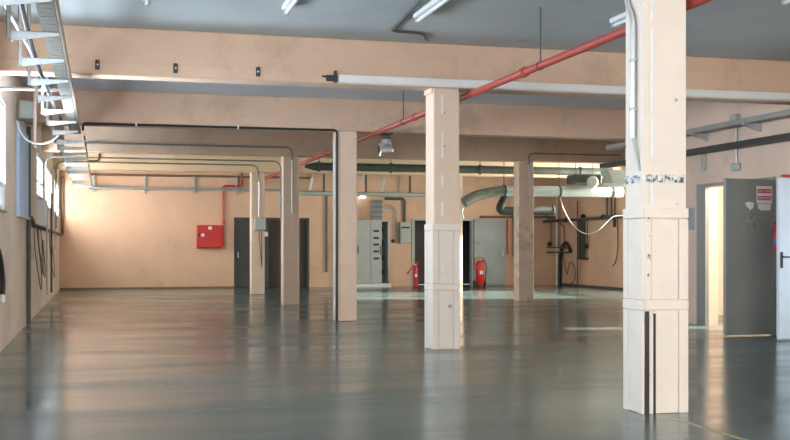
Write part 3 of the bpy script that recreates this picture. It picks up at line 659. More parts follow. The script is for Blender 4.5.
m = MB(); m.tube(bend([(xq, YB-0.06, zt+0.5), (xq, YB-0.06, zt), (xp, YB-0.06, zt), (xp, YB-0.06, b.z+0.06), (b.x+0.02, YB-0.06, b.z+0.06)], 0.08), 0.035, 10); m.build('pipe', M['redpipe'], t)
m = MB(); m.lathe([(0.05, -0.05), (0.05, 0.05)], (xp, YB-0.06, a.z+0.1), 12); m.build('coupling', M['red'], t)
# dark double door
W0, W1 = dA
d = bpy.data.objects.new('door_1', None); COL.objects.link(d); d.location = ((W0+W1)/2, YB, 0); structure(d, 'dark double door in the end wall behind the fourth and fifth columns')
m = MB(); m.box(W0-0.0, W0+0.07, YB-0.02, YB+0.25, 0, zA); m.box(W1-0.07, W1, YB-0.02, YB+0.25, 0, zA); m.box(W0+0.07, W1-0.07, YB-0.02, YB+0.25, zA-0.07, zA); m.build('door_frame', M['door_dark'], d)
wm = W0+(W1-W0)*0.46
m = MB(); m.box(W0+0.075, wm, YB+0.02, YB+0.07, 0.01, zA-0.075, 0.005); l1 = m.build('door_leaf', M['door_dark'], d); l1['label'] = 'charcoal leaf'
m = MB(); m.box(wm+0.01, W1-0.075, YB+0.10, YB+0.15, 0.01, zA-0.075, 0.005); l2 = m.build('door_leaf', M['door_brown'], d); l2['label'] = 'dark brown leaf'
m = MB(); m.box(W0+0.12, W0+0.15, YB-0.04, YB+0.02, 1.0, 1.2, 0.004); m.build('door_handle', M['galv'], l1)
# hanging pole
q = P(326.5, 205, Y=YB-0.06); pipe('hanging_pole', [(q.x, YB-0.06, P(326, 272, Y=YB).z), (q.x, YB-0.06, P(326, 196, Y=YB).z)], 0.040, 'darkpipe', 'dark vertical pole hanging on the end wall beside the third column', 'pole')
# pale green pipe run with drop brackets
yg = YB-0.35; zg = P(400, 194.5, Y=yg).z
t = thing('green_pipe', (8, yg, zg), 'pale green pipe on drop brackets in front of the end wall', 'pipe')
m = MB(); m.tube([(P(300, 193, Y=yg).x, yg, zg), (P(424, 195, Y=yg).x, yg, zg)], 0.07, 12); m.build('pipe', M['teal'], t)
for u in (324, 366, 410):
    xx = P(u, 180, Y=yg).x; m = MB(); m.box(xx-0.03, xx+0.03, yg-0.03, yg+0.03, zg+0.07, BB+0.5, 0.003); m.box(xx-0.06, xx+0.06, yg-0.09, yg+0.09, zg+0.065, zg+0.085); m.build('drop_bracket', M['darkpipe'], t)
for u, v0, v1, lab in ((311, 178, 190, 'white strap hanging above the pale green pipe, beside the fourth column'), (363, 173, 183, 'slanted white strap hanging beside the third column'), (383, 179, 192, 'white strap hanging over the electrical cabinet')):
    q0, q1 = P(u+1.5, v0, Y=33.0), P(u-1.0, v1, Y=33.0)
    m = MB(); m.tube([(q0.x, 33.0, H), q0], 0.008, 5); m.poly([q0+Vector((-0.04, 0, 0)), q0+Vector((0.04, 0, 0)), q1+Vector((0.04, 0, 0)), q1+Vector((-0.04, 0, 0))], (0, 0.02, 0))
    tag(m.build('hanging_strap', M['white'], base=q0), lab, 'strap', 'white straps')
# wall lamp, lit
q = P(362.5, 197, Y=YB-0.30)
t = thing('wall_lamp', (q.x, YB, q.z), 'small lit lamp on the end wall over the electrical cabinet', 'lamp')
m = MB(); m.box(q.x-0.04, q.x+0.04, YB-0.25, YB-0.001, q.z+0.03, q.z+0.09, 0.008); m.build('bracket', M['galv'], t)
m = MB(); m.box(q.x-0.10, q.x+0.10, YB-0.34, YB-0.22, q.z-0.04, q.z+0.03, 0.02); m.build('lamp_shade', emit('lit_lamp', (1.0, 0.92, 0.75), 6.0), t)
# electrical cabinet
yc0 = YB-0.62; a = P(356, 220, Y=yc0); b = P(390, 287, Y=yc0); xm = P(370.5, 250, Y=yc0).x; xo = P(382, 250, Y=yc0).x
t = thing('electrical_cabinet', ((a.x+b.x)/2, YB-0.3, 0), 'tall grey electrical cabinet with slotted front and open side bay', 'electrical cabinet')
m = MB(); m.box(a.x-0.05, b.x+0.05, yc0-0.02, YB-0.002, 0, 0.12, 0.01); m.build('plinth', M['white'], t)
m = MB(); m.box(a.x, xo, yc0+0.03, YB-0.002, 0.121, a.z, 0.01)
m.box(xo+0.001, b.x, YB-0.08, YB-0.002, 0.121, a.z); m.box(b.x-0.06, b.x, yc0+0.03, YB-0.081, 0.121, a.z); m.box(xo+0.001, b.x-0.061, yc0+0.03, YB-0.081, a.z-0.05, a.z); m.build('carcass', M['cabinet'], t)
m = MB(); m.box(xo+0.001, b.x-0.061, YB-0.14, YB-0.081, 0.121, a.z-0.051); m.build('back_plate', M['cabinet_in'], t)
m = MB(); m.box(a.x+0.01, xm-0.008, yc0, yc0+0.028, 0.14, a.z-0.02, 0.006); d1 = m.build('door', M['cabinet'], t)
m = MB(); m.box(a.x+0.06, a.x+0.09, yc0-0.03, yc0, 1.15, 1.40, 0.006); m.build('handle', M['black'], d1)
m = MB(); m.box(xm+0.008, xo-0.005, yc0, yc0+0.028, 0.14, a.z-0.02, 0.006); d2 = m.build('door', M['cabinet'], t)
for v in (231, 238, 244.5, 251.5, 258.5):
    z = P(375, v, Y=yc0).z; m = MB(); m.box(xm+0.10, xo-0.10, yc0-0.006, yc0, z-0.035, z+0.035); m.build('vent_slot', M['black'], d2)
m = MB(); m.box(xo-0.06, xo-0.035, yc0-0.03, yc0, 1.1, 1.4, 0.005); m.build('handle', M['black'], d2)
for z in (0.5, 1.0, 1.5, 1.95):
    m = MB(); m.box(xo+0.05, b.x-0.12, YB-0.20, YB-0.141, z-0.09, z+0.09, 0.01); m.build('breaker_row', M['black'], t)
# duct over the cabinet
q0, q1 = P(372, 197, Y=YB-0.35), P(382, 219, Y=YB-0.35)
t = thing('cable_duct', ((q0.x+q1.x)/2, YB-0.3, q1.z), 'ribbed grey cable duct rising from the electrical cabinet', 'duct')
m = MB(); m.box(q0.x, q1.x, YB-0.40, YB-0.15, a.z+0.002, q0.z-0.09, 0.01); m.build('body', mat('grey_duct_paint', (0.22, 0.24, 0.24), 0.5), t)
for k in range(4):
    z = a.z+0.1+k*0.17; m = MB(); m.box(q0.x-0.015, q1.x+0.015, YB-0.415, YB-0.402, z, z+0.03); m.build('rib', M['darkpipe'], t)
# distribution box right of it and its conduits
q0, q1 = P(400, 222, Y=YB-0.2), P(411, 243, Y=YB-0.2)
t = thing('distribution_box', ((q0.x+q1.x)/2, YB, q1.z), 'grey distribution box on the end wall left of the hidden doorway', 'electrical box')
t['label'] = 'grey distribution box on the end wall between cabinet and boarded column'
m = MB(); m.box(q0.x, q1.x, YB-0.18, YB-0.001, q1.z, q0.z, 0.012); m.build('body', M['greybox'], t)
m = MB(); m.box(q0.x+0.02, q1.x-0.02, YB-0.20, YB-0.181, q1.z+0.02, q0.z-0.02, 0.006); dd = m.build('door', M['greybox'], t)
m = MB(); m.box(q0.x+0.05, q1.x-0.05, YB-0.206, YB-0.2, q0.z-0.22, q0.z-0.16); m.build('switch_strip', M['black'], dd)
xx = (q0.x+q1.x)/2; pipe('box_conduit', [(xx, YB-0.08, q0.z), (xx, YB-0.08, P(405, 199, Y=YB).z), (xx-0.7, YB-0.08, P(405, 199, Y=YB).z)], 0.05, 'darkpipe', 'dark conduit bending down into the distribution box')
for k, (u, v) in enumerate(((391, 205), (394, 208.5))):
    q = P(u+3, v, Y=YB-0.04); pipe('thin_wall_conduit', [(P(382, v, Y=YB-0.04).x, YB-0.04, q.z), (q.x, YB-0.04, q.z), (q.x, YB-0.04, P(u, 238, Y=YB).z)], 0.016, 'galv', ('upper' if k == 0 else 'lower')+' thin grey conduit curving down beside the electrical cabinet', rb=0.2)
q = P(393.5, 241, Y=YB-0.03); m = MB(); m.box(q.x-0.06, q.x+0.04, YB-0.06, YB-0.001, q.z-0.06, q.z+0.06, 0.008)
tag(m.build('wall_switch', M['black'], base=q), 'small black switch on the end wall beside the electrical cabinet', 'switch')
# second doorway: frame, pale leaf folded open against the wall
d = bpy.data.objects.new('door_2', None); COL.objects.link(d); d.location = (dB[0], YB, 0); structure(d, 'doorway behind the boarded column with its pale grey leaf open')
m = MB(); m.box(dB[0]-0.05, dB[0]+0.06, YB-0.03, YB+0.2, 0, zB); m.box(dB[1]-0.06, dB[1], YB-0.03, YB+0.2, 0, zB); m.box(dB[0]+0.06, dB[1]-0.06, YB-0.03, YB+0.2, zB-0.06, zB); m.build('door_frame', M['greybox'], d)
xa_, xb_ = P(474, 250, Y=YB-0.08).x, P(505, 250, Y=YB-0.08).x
m = MB(); m.box(xa_, xb_, YB-0.10, YB-0.05, 0.02, zB, 0.006); lf = m.build('door_leaf', M['door_pale'], d)
m = MB(); m.box(xb_-0.14, xb_-0.08, YB-0.14, YB-0.10, 1.05, 1.25, 0.006); m.build('door_handle', M['galv'], lf)
pipe('door_conduit', [(P(505.5, 250, Y=YB-0.05).x+0.08, YB-0.05, 1.1), (P(505.5, 250, Y=YB-0.05).x+0.08, YB-0.05, zB)], 0.03, 'redpipe', 'thin rusty red pipe beside the pale grey door leaf')
pipe('wall_pipe', [(P(514, 250, Y=YB-0.08).x, YB-0.08, 1.0), (P(514, 250, Y=YB-0.08).x, YB-0.08, P(514, 215, Y=YB).z)], 0.05, 'darkpipe', 'dark vertical pipe left of the stained brown column', 'pipe')
pipe('wall_conduit', [(P(480, 218, Y=YB-0.05).x, YB-0.05, P(500, 217, Y=YB).z), (P(556, 218, Y=YB-0.05).x, YB-0.05, P(500, 217, Y=YB).z)], 0.04, 'brown', 'rusty brown pipe running behind the stained brown column')

# ------------------------------------------------------------------ fire extinguishers on the floor
def extinguisher(name, p, h, r, label, hose_side=-1, wheels=False):
    t = thing(name, (p.x, p.y, 0), label, 'fire extinguisher', 'red floor extinguishers')
    x, y = p.x, p.y; b0 = 0.04 if not wheels else 0.06
    m = MB(); m.lathe([(r*0.86, b0), (r, b0+0.04), (r, h*0.80), (r*0.85, h*0.87), (r*0.45, h*0.92), (r*0.35, h*0.93)], (x, y, 0), 24); m.build('cylinder', M['red'], t)
    m = MB(); m.lathe([(r*0.9, 0.0), (r*0.95, 0.01), (r*0.9, b0-0.001)], (x, y, 0), 24); m.build('foot_ring', M['black'], t)
    m = MB(); m.lathe([(r*0.33, h*0.931), (r*0.33, h*0.97), (r*0.2, h)], (x, y, 0), 12); m.build('valve', M['galv'], t)
    q = P(0, 0, Y=1); m = MB(); m.box(x-r*0.38, x+r*0.38, y-r-0.004, y-r*0.92, h*0.45, h*0.57); m.build('label_plate', M['paper'], t)['label'] = 'white label'
    if wheels:
        m = MB(); w = r*1.15; m.tube(bend([(x-w, y+0.05, h*0.55), (x-w, y+0.05, h*1.03), (x+w, y+0.05, h*1.03), (x+w, y+0.05, h*0.90), (x, y+0.05, h*0.86)], 0.06), 0.018, 8); m.build('push_handle', M['redpipe'], t)
        for s in (-1, 1):
            m = MB(); m.lathe([(0.05, -0.02), (0.11, -0.02), (0.12, -0.01), (0.12, 0.01), (0.11, 0.02), (0.05, 0.02)], (x+s*(r+0.04), y+0.06, 0.12), 20, 'X'); m.build('wheel', M['black'], t)
        m = MB(); m.tube(curve([(x+0.02, y, h*0.96), (x+r*1.2, y-0.06, h*0.85), (x+r*1.35, y-0.06, h*0.55), (x+r*1.15, y-0.05, h*0.2)]), 0.017, 8); m.build('hose', M['black'], t)
    else:
        m = MB(); m.tube([(x-0.02, y, h*0.98), (x+0.12, y-0.02, h*1.12)], 0.014, 6); m.tube([(x-0.02, y, h*0.97), (x+0.10, y-0.02, h*1.0)], 0.012, 6); m.build('lever', M['redpipe'], t)
        m = MB(); m.tube(curve([(x, y, h*0.95), (x-r*1.0, y-0.03, h*0.93), (x-r*1.9, y-0.04, h*0.80), (x-r*2.9, y-0.04, h*0.66)]), 0.022, 8, rr=None); m.build('hose', M['red'], t)
        m = MB(); m.tube([(x-r*2.9, y-0.04, h*0.66), (x-r*3.5, y-0.04, h*0.58)], 0.02, 10, rr=[0.022, 0.045]); m.build('horn', M['redpipe'], t)
extinguisher('fire_extinguisher', P(415.5, 287.5, Y=35.3), 0.80, 0.085, 'red fire extinguisher with a side hose standing left of the boarded column')
extinguisher('wheeled_extinguisher', P(480, 287.5, Y=35.4), 0.97, 0.15, 'red wheeled fire extinguisher before the pale grey door leaf', wheels=True)

# ------------------------------------------------------------------ ducts on the right
yd = 30.6; zd = P(450, 169, Y=yd).z
t = thing('round_duct', (9.5, yd, zd), 'long dark round duct in front of the yellow-lit beam', 'duct')
m = MB(); xs, xe_ = P(305, 168, Y=yd).x, P(612, 173, Y=yd).x
m.tube([(xs, yd, zd), (xs+0.3, yd, zd), (xe_, yd, zd)], 0.11, 16, rr=[0.05, 0.115, 0.115]); m.build('duct_body', M['duct_dark'], t)
for u in (319, 333, 391, 480, 580):
    xx = P(u, 168, Y=yd).x; m = MB(); m.lathe([(0.12, -0.03), (0.15, -0.025), (0.15, 0.025), (0.12, 0.03)], (xx, yd, zd), 18, 'X'); m.build('flange', M['darkpipe'], t)
    m = MB(); m.tube([(xx, yd, zd+0.14), (xx, yd, H)], 0.01, 6); m.build('hanger_rod', M['dark'], t)
yd = 29.2; zd = P(560, 191.5, Y=yd).z
t = thing('ventilation_duct', (12, yd, zd), 'large shiny silver ventilation duct with a downturned elbow', 'duct')
x1 = P(503, 191, Y=yd).x; x2 = P(622, 192, Y=yd).x
m = MB(); m.tube([(x1, yd, zd), (x2, yd, zd)], 0.15, 20); m.build('straight_run', M['duct'], t)
m = MB(); m.tube(curve([(x1, yd, zd), P(490, 192.5, Y=yd), P(476, 196, Y=yd-0.05), P(464, 202.5, Y=yd-0.1)], 6), 0.145, 20); m.build('elbow', M['duct_shaded'], t)
for u in (504, 559, 612):
    xx = P(u, 191, Y=yd).x; m = MB(); m.lathe([(0.15, -0.03), (0.17, -0.025), (0.17, 0.025), (0.15, 0.03)], (xx, yd, zd), 20, 'X'); m.build('flange', M['duct_dark'], t)
    m = MB(); m.tube([(xx, yd, zd+0.15), (xx, yd, H)], 0.012, 6); m.build('hanger_rod', M['dark'], t)
m = MB(); m.tube(curve([P(464, 205, Y=yd-0.1), P(462, 212, Y=yd-0.1), P(463.5, 219, Y=yd-0.1)]), 0.022, 7, rr=None); m.build('hanging_wire', M['galv'], t)
q = P(480, 193, Y=yd-0.15); m = MB(); m.box(q.x-0.10, q.x+0.10, yd-0.165, yd-0.14, q.z-0.06, q.z+0.02, 0.004); m.build('inspection_plate', M['white'], t)
# dark elbow beneath it
ye = 31.0
t = thing('elbow_duct', P(500, 210, Y=ye), 'black bent duct beneath the silver ventilation duct', 'duct')
m = MB(); m.tube(bend([P(508, 192, Y=ye), P(498, 211, Y=ye), P(552, 210.5, Y=ye)], 0.22, 6), 0.13, 16); m.build('duct_body', M['duct_black'], t)
m = MB(); q = P(520, 210.5, Y=ye); m.tube([(q.x, ye, q.z+0.12), (q.x, ye, H)], 0.012, 6); m.build('hanger_rod', M['dark'], t)
q = P(553, 210.5, Y=ye); m = MB(); m.lathe([(0.13, -0.03), (0.15, -0.02), (0.15, 0.02), (0.13, 0.03)], (q.x, ye, q.z), 16, 'X'); m.build('flange', M['darkpipe'], t)
# rectangular fan casing and flat duct at the right end
yq = 28.6; a = P(575, 174, Y=yq); b = P(602, 184, Y=yq)
t = thing('fan_unit', ((a.x+b.x)/2, yq, b.z), 'dusty fan unit sitting above the silver duct', 'fan')
m = MB(); m.box(a.x, b.x, yq, yq+0.6, b.z, a.z, 0.03); m.build('casing', M['duct_dark'], t)
m = MB(); q = P(592, 182, Y=yq); m.lathe([(0.12, -0.10), (0.17, -0.06), (0.17, -0.002)], (q.x, yq, q.z), 18, 'Y'); m.build('motor', M['duct'], t)
for u in (580, 597):
    q = P(u, 176, Y=yq); m = MB(); m.tube([(q.x, yq+0.3, a.z), (q.x, yq+0.3, H)], 0.012, 6); m.build('hanger_rod', M['dark'], t)
a = P(595, 170, Y=28.2); b = P(622, 186, Y=28.2)
t = thing('flat_duct', ((a.x+b.x)/2, 28.2, b.z), 'slanted grey flat duct at the end of the silver duct', 'duct')
m = MB(); m.poly([(a.x+0.3, 28.0, a.z), (b.x+0.3, 28.0, a.z), (b.x+0.3, 28.0, b.z), (b.x-0.35, 28.0, b.z)], (0, 0.5, 0)); m.build('duct_body', M['greybox'], t)
m = MB(); m.box(a.x+0.1, b.x+0.3, 27.92, 27.99, b.z-0.02, b.z+0.05, 0.01); m.build('flange', M['galv'], t)
m = MB(); m.tube([(b.x, 28.25, a.z), (b.x, 28.25, H)], 0.012, 6); m.build('hanger_rod', M['dark'], t)

# ------------------------------------------------------------------ pipework on the far right wall
xw = XF-0.10
def R(u, v, x=None):
    p = P(u, v, X=x if x is not None else xw)
    return p if p.y < YB-0.1 else P(u, v, Y=YB-0.1)
za_ = R(600, 217.5).z
t = thing('pipe_manifold', R(590, 218), 'dark horizontal pipe manifold along the far pipework wall', 'pipe')
m = MB(); m.tube([R(543, 221.5), R(560, 220.6), R(600, 218), R(640, 215)], 0.055, 10); m.build('main_pipe', M['darkpipe'], t)
m = MB(); m.tube(bend([R(547, 215), R(548, 219), R(550, 218), R(551, 226), R(550.5, 244)], 0.1), 0.022, 7); m.build('drop_pipe', M['darkpipe'], t)
m = MB(); m.tube(bend([R(561, 221), R(561, 225), R(564, 226), R(564.5, 245)], 0.1), 0.022, 7); m.build('drop_pipe', M['darkpipe'], t)
m = MB(); m.tube([R(577.5, 201), R(577.5, 284)], 0.022, 7); m.build('drop_pipe', M['darkpipe'], t)
m = MB(); m.tube([R(587.5, 217), R(587.5, 246)], 0.018, 7); m.build('drop_pipe', M['darkpipe'], t)
m = MB(); m.tube([R(614.5, 217), R(614.5, 227)], 0.05, 8); m.build('stub', M['black'], t)
for u in (607, 611.5, 615):
    m = MB(); m.tube([R(u, 180), R(u, 217)], 0.03, 7); m.build('riser', M['darkpipe'], t)
for u, v in ((549.5, 244), (566, 220), (583, 216.5), (603, 217)):
    m = MB(); q = R(u, v); m.lathe([(0.05, -0.05), (0.085, -0.03), (0.085, 0.03), (0.05, 0.05)], q, 10, 'Y'); m.build('valve', M['black'], t)
pipe('white_riser', [R(556.8, 196, XF-0.06), R(556.8, 286, XF-0.06)], 0.04, 'white', 'white vertical pipe in the far corner of the pipework wall', 'pipe')
t = thing('tap_pipe', R(558, 250), 'pair of dark stub pipes joined to a thick bent tube on the pipework wall', 'pipe')
for v in (247.3, 252.3):
    m = MB(); m.tube([R(547, v), R(569.5, v)], 0.026, 8); m.build('stub_pipe', M['darkpipe'], t)
m = MB(); m.tube(curve([R(559.5, 286), R(560, 262), R(562, 248), R(565.5, 243), R(569, 248), R(570.5, 252)]), 0.06, 10); m.build('bent_tube', M['black'], t)
m = MB(); m.tube(curve([R(562, 250), R(565, 265), R(567, 274), R(570, 262), R(574, 266), R(575, 278), R(570, 285)]), 0.014, 6); m.build('wire', M['dark'], t)
a, b = R(579, 221), R(585, 258)
t = thing('sight_gauge', (xw, (a.y+b.y)/2, b.z), 'tall dark green gauge panel hanging from the pipe manifold', 'gauge')
for u in (579.5, 582, 584.5):
    m = MB(); m.tube([R(u, 221), R(u, 259)], 0.045, 8); m.build('gauge_tube', mat('dark_green_tube', (0.05, 0.065, 0.04), 0.5), t)
m = MB(); q = R(586, 246); m.lathe([(0.06, -0.05), (0.10, 0.0), (0.06, 0.05)], q, 12, 'X'); m.build('knob', M['black'], t)
m = MB(); q = R(582, 258); m.box(XF-0.16, XF-0.02, q.y-0.35, q.y+0.35, q.z-0.05, q.z, 0.006); m.build('bottom_clamp', M['black'], t)
m = MB(); m.tube(curve([R(617.5, 217), R(618, 240), R(617.5, 252), R(615.5, 262), R(612.5, 266)]), 0.02, 6)
tag(m.build('hanging_wire', M['dark'], base=R(618, 240)), 'dark wire dangling from the end of the pipe manifold', 'cable')
m = MB(); m.tube(curve([P(559, 194, Y=29.35), P(564, 210, Y=29.0), P(573, 225, Y=28.6), P(585, 233.5, Y=28.2), P(597, 231, Y=28), P(608, 221, Y=28), P(614, 216.5, Y=28), P(624, 215.5, Y=28)]), 0.013, 7)
tag(m.build('white_hose', M['white'], base=P(585, 233, Y=28.2)), 'white hose sagging in a loop below the silver duct', 'hose')

# ------------------------------------------------------------------ right wall: trays, boxes, doors
def wall_tray(label, z, x0, y0, y1, h, mt, brackets):
    t = thing('wall_cable_tray', (x0, (y0+y1)/2, z), label, 'cable tray', 'cable trays on the door wall')
    m = MB(); m.box(x0-0.10, x0+0.10, y0, y1, z, z+0.006); m.box(x0-0.104, x0-0.098, y0, y1, z, z+h); m.box(x0+0.098, x0+0.104, y0, y1, z, z+h); m.build('tray', M[mt], t)
    for yy in brackets:
        m = MB(); m.poly([(x0-0.13, yy, z-0.002), (XR if yy < 20.2 else x0+0.12, yy, z-0.002), (XR if yy < 20.2 else x0+0.12, yy, z-0.13), (x0-0.13, yy, z-0.03)], (0, 0.05, 0)); m.build('bracket', M['galv'], t)
    return t
xt = XR-0.2
zu = P(740, 121, X=xt-0.1).z
wall_tray('upper grey cable tray on the wall above the open grey door', zu-0.05, xt, 12.2, 20.45, 0.085, 'tray_brown', (15.45, 17.05, 19.2))
zl = P(740, 143, X=xt-0.1).z
wall_tray('lower dark cable tray on the wall above the open grey door', zl-0.05, xt, 12.2, 20.75, 0.085, 'duct_black', (19.4,))
q = P(704, 163, X=XR-0.02); m = MB(); m.box(XR-0.05, XR-0.001, q.y-0.05, q.y+0.05, P(704, 171, X=XR).z, P(704, 150, X=XR).z, 0.004)
tag(m.build('wall_bracket', M['greybox'], base=q), 'grey upright bracket under the lower cable tray', 'bracket')
q0, q1 = P(735.5, 118, X=XR-0.03), P(736, 167, X=XR-0.03)
t = thing('socket_box', (XR, q1.y, q1.z), 'grey round-cornered socket box on the wall above the open door', 'electrical box')
m = MB(); m.box(XR-0.07, XR-0.001, q1.y-0.11, q1.y+0.11, q1.z-0.065, q1.z+0.065, 0.02); m.build('body', M['greybox'], t)
m = MB(); m.tube([(XR-0.03, q1.y, q1.z+0.065), (XR-0.03, q1.y, q0.z-0.06)], 0.016, 8); m.build('conduit', M['galv'], t)
t = thing('socket_box', (XR, q0.y, q0.z), 'grey junction box behind the upper cable tray', 'electrical box')
m = MB(); m.box(XR-0.09, XR-0.001, q0.y-0.10, q0.y+0.10, q0.z-0.06, q0.z+0.06, 0.015); m.build('body', M['greybox'], t)
m = MB(); m.box(XR-0.098, XR-0.091, q0.y-0.08, q0.y+0.08, q0.z-0.045, q0.z+0.045, 0.004); m.build('cover', M['greybox'], t)
a, b = P(688.5, 208, X=XR), P(694.5, 230, X=XR)
m = MB(); m.box(XR-0.015, XR-0.001, min(a.y, b.y), max(a.y, b.y), b.z, a.z, 0.004); tag(m.build('wall_plate', mat('blue_grey_plate', (0.36, 0.37, 0.42), 0.5), base=((a+b)/2)), 'blue-grey plate on the wall right of the nearest column', 'plate')
# store doorway: dark frame and grey leaf swung into the hall
d = bpy.data.objects.new('door_3', None); COL.objects.link(d); d.location = (XR, D1[0], 0); structure(d, 'grey steel door swung open from the sunny store room')
m = MB(); m.box(XR-0.03, XR+0.04, D1[1]-0.05, D1[1]+0.24, 0, D1[2]); m.box(XR-0.03, XR+0.04, D1[0]-0.03, D1[0]+0.06, 0, D1[2]); m.box(XR-0.03, XR+0.04, D1[0]-0.03, D1[1]+0.24, D1[2], D1[2]+0.05); m.build('door_frame', M['door_grey'], d)
xl = P(724.8, 250, Y=D1[0]-0.05).x; zd_ = P(727, 178.5, Y=D1[0]-0.05).z; yl = D1[0]-0.09
m = MB(); m.box(xl, XR-0.035, yl, yl+0.055, 0.015, zd_, 0.006); m.box(xl-0.012, xl+0.02, yl-0.012, yl+0.067, 0.015, zd_+0.005, 0.004); leaf = m.build('door_leaf', M['door_grey'], d)
# notice sheet with two red blocks of writing
yn = yl-0.004; a, b = P(756.5, 186, Y=yn), P(772, 203.5, Y=yn)
m = MB(); m.box(a.x, b.x, yn-0.002, yn+0.001, b.z, a.z); sheet = m.build('notice_sheet', M['paper'], leaf); sheet['label'] = 'white notice with two red bands'
def words_mesh(txt, cx, cz, y, w, h, mt, parent, name):
    f = bpy.data.curves.new('lettering', 'FONT'); f.body = txt; f.align_x = 'CENTER'; f.align_y = 'CENTER'; f.size = 1.0; f.extrude = 0.001
    o = bpy.data.objects.new('tmp', f); COL.objects.link(o); dg = bpy.context.evaluated_depsgraph_get()
    me = bpy.data.meshes.new_from_object(o.evaluated_get(dg)); bpy.data.objects.remove(o)
    xs = [v.co.x for v in me.vertices]; ys = [v.co.y for v in me.vertices]
    sx, sy = w/(max(xs)-min(xs)), h/(max(ys)-min(ys)); mx_, my_ = (max(xs)+min(xs))/2, (max(ys)+min(ys))/2
    off = Vector((0, 0, 0)); p = parent
    while p is not None: off += p.location; p = p.parent
    for v in me.vertices: v.co = Vector((cx+(v.co.x-mx_)*sx, y-v.co.z, cz+(v.co.y-my_)*sy))-off
    me.materials.clear(); me.materials.append(mt)
    o = bpy.data.objects.new(name, me); COL.objects.link(o); o.parent = parent; return o
bm_ = MB(); ww = b.x-a.x
cz1 = P(764, 191, Y=yn).z; cz2 = P(764, 198.2, Y=yn).z; hh = 0.032
for cz in (cz1, cz2): bm_.box(a.x+ww*0.06, b.x-ww*0.06, yn-0.004, yn-0.002, cz-hh, cz+hh)
band = bm_.build('red_band', M['signred'], leaf)
words_mesh("LEAD'T TOPAL", (a.x+b.x)/2, cz1, yn-0.0055, ww*0.82, 0.034, M['paper'], leaf, 'lettering')
words_mesh("RISCK MORALE", (a.x+b.x)/2, cz2, yn-0.0055, ww*0.82, 0.034, M['paper'], leaf, 'lettering')
m = MB(); q0, q1 = P(757.5, 203.8, Y=yn), P(771, 210.3, Y=yn); m.poly([(q0.x, yn, q0.z), (q1.x, yn, q0.z), (q1.x-0.01, yn, q1.z), (q0.x+0.06, yn, q1.z-0.005), (q0.x+0.01, yn, q1.z+0.03)], (0, -0.002, 0)); m.build('torn_paper', M['paper'], leaf)
m = MB(); pts = [P(u, v, Y=yn+0.001) for u, v in ((745, 203), (749, 201.5), (754, 203), (753, 208), (750, 210), (747, 207))]; m.poly(pts, (0, -0.0015, 0))
pts = [P(u, v, Y=yn+0.001) for u, v in ((745.5, 205), (755, 209), (756, 224), (754, 231), (745, 230), (743.5, 219))]
o = m.build('peeled_patch', M['paper'], leaf)
m = MB(); m.poly(pts, (0, -0.001, 0)); m.build('glue_mark', mat('glue_residue', (0.25, 0.26, 0.25), 0.7, var=0.3, scale=18), leaf)
m = MB(); m.box(xl+0.04, xl+0.09, yl-0.03, yl-0.001, 1.0, 1.2, 0.005); m.tube([(xl+0.065, yl-0.03, 1.12), (xl+0.065, yl-0.06, 1.12), (xl+0.17, yl-0.06, 1.12)], 0.01, 6)
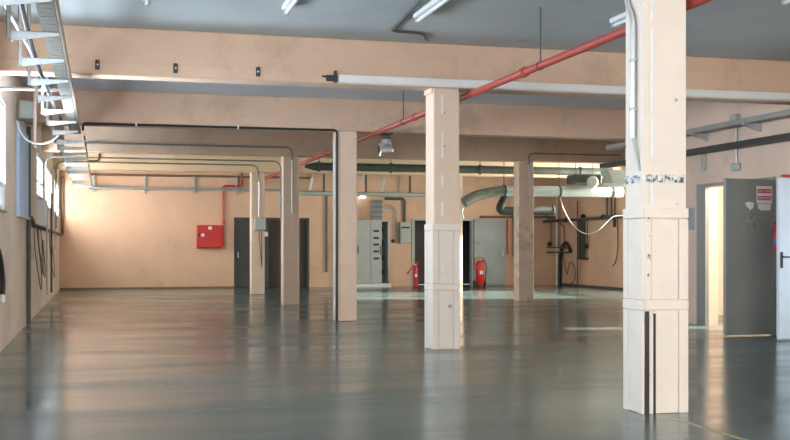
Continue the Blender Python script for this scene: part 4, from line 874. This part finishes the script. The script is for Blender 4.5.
# white door leaf at the picture's edge, swung open from the nearer doorway
d = bpy.data.objects.new('door_4', None); COL.objects.link(d); d.location = (XR, D2[1], 0); structure(d, 'white steel door standing open beside the grey one')
m = MB(); m.box(XR-0.02, XR+0.27, D2[1]-0.06, D2[1]+0.06, 0, D2[2]); m.box(XR-0.02, XR+0.27, D2[0]-0.06, D2[0]+0.06, 0, D2[2]); m.box(XR-0.02, XR+0.27, D2[0]-0.06, D2[1]+0.06, D2[2], D2[2]+0.06); m.build('door_frame', M['white_paint'], d)
yw = D2[1]-0.02+0.08; xw0 = P(778, 250, Y=yw).x; zw = P(782, 177, Y=yw).z
m = MB(); m.box(xw0, XR-0.025, yw, yw+0.06, 0.015, zw, 0.02); wl = m.build('door_leaf', M['white_paint'], d)
q = P(781.5, 260, Y=yw); m = MB(); m.box(q.x-0.022, q.x+0.022, yw-0.012, yw-0.001, P(781, 268, Y=yw).z, P(781, 252, Y=yw).z, 0.004)
zq = P(781, 257, Y=yw).z; m.tube(bend([(q.x, yw-0.012, zq), (q.x, yw-0.055, zq), (q.x+0.13, yw-0.055, zq)], 0.02), 0.011, 8); m.build('door_handle', M['black'], wl)
m = MB(); q0, q1 = P(785.5, 174.8, Y=yw), P(792, 177, Y=yw); m.box(q0.x, XR, yw+0.065, yw+0.12, zw-0.02, q0.z+0.01, 0.006)
tag(m.build('red_sign', M['signred'], base=q0), 'red sign edge showing above the white door', 'sign')
# extinguisher hung between the two doors
q = P(775.5, 236, Y=14.75); 
t = thing('wall_extinguisher', (q.x, 14.75, q.z), 'red and blue wall-hung fire extinguisher between the grey and white doors', 'fire extinguisher')
zc0, zc1 = P(775, 252, Y=14.75).z, P(775, 224, Y=14.75).z
m = MB(); m.lathe([(0.05, zc0), (0.055, zc0+0.02), (0.055, zc1-0.06), (0.03, zc1-0.02), (0.02, zc1)], (q.x+0.02, 14.75, 0), 18); m.build('cylinder', M['red'], t)
m = MB(); m.lathe([(0.0565, zc0+0.10), (0.0565, zc0+0.18)], (q.x+0.02, 14.75, 0), 18); m.build('label_band', mat('blue_label', (0.08, 0.12, 0.35), 0.5), t)
m = MB(); m.box(q.x-0.01, q.x+0.09, 14.735, 14.765, zc1, zc1+0.03, 0.005); m.build('valve', M['black'], t)
m = MB(); m.box(q.x+0.07, XR-0.001, 14.73, 14.77, zc1-0.1, zc1-0.06); m.build('bracket', M['galv'], t)

# ------------------------------------------------------------------ floor marking, store room light
a, b = P(673, 418.5, Z=0), P(748, 441, Z=0); dr = (b-a).normalized(); nr = Vector((-dr.y, dr.x, 0))*0.026
m = MB(); a -= dr*0.0; b += dr*1.5; m.poly([a-nr, b-nr, b+nr, a+nr], (0, 0, 0.0012))
tag(m.build('floor_line', M['yellow'], base=a), 'faint worn yellow line painted on the floor by the nearest column', 'floor marking')
lamp_point('store_lamp', (11.7, 15.4, 2.6), 170, (1.0, 0.95, 0.88))
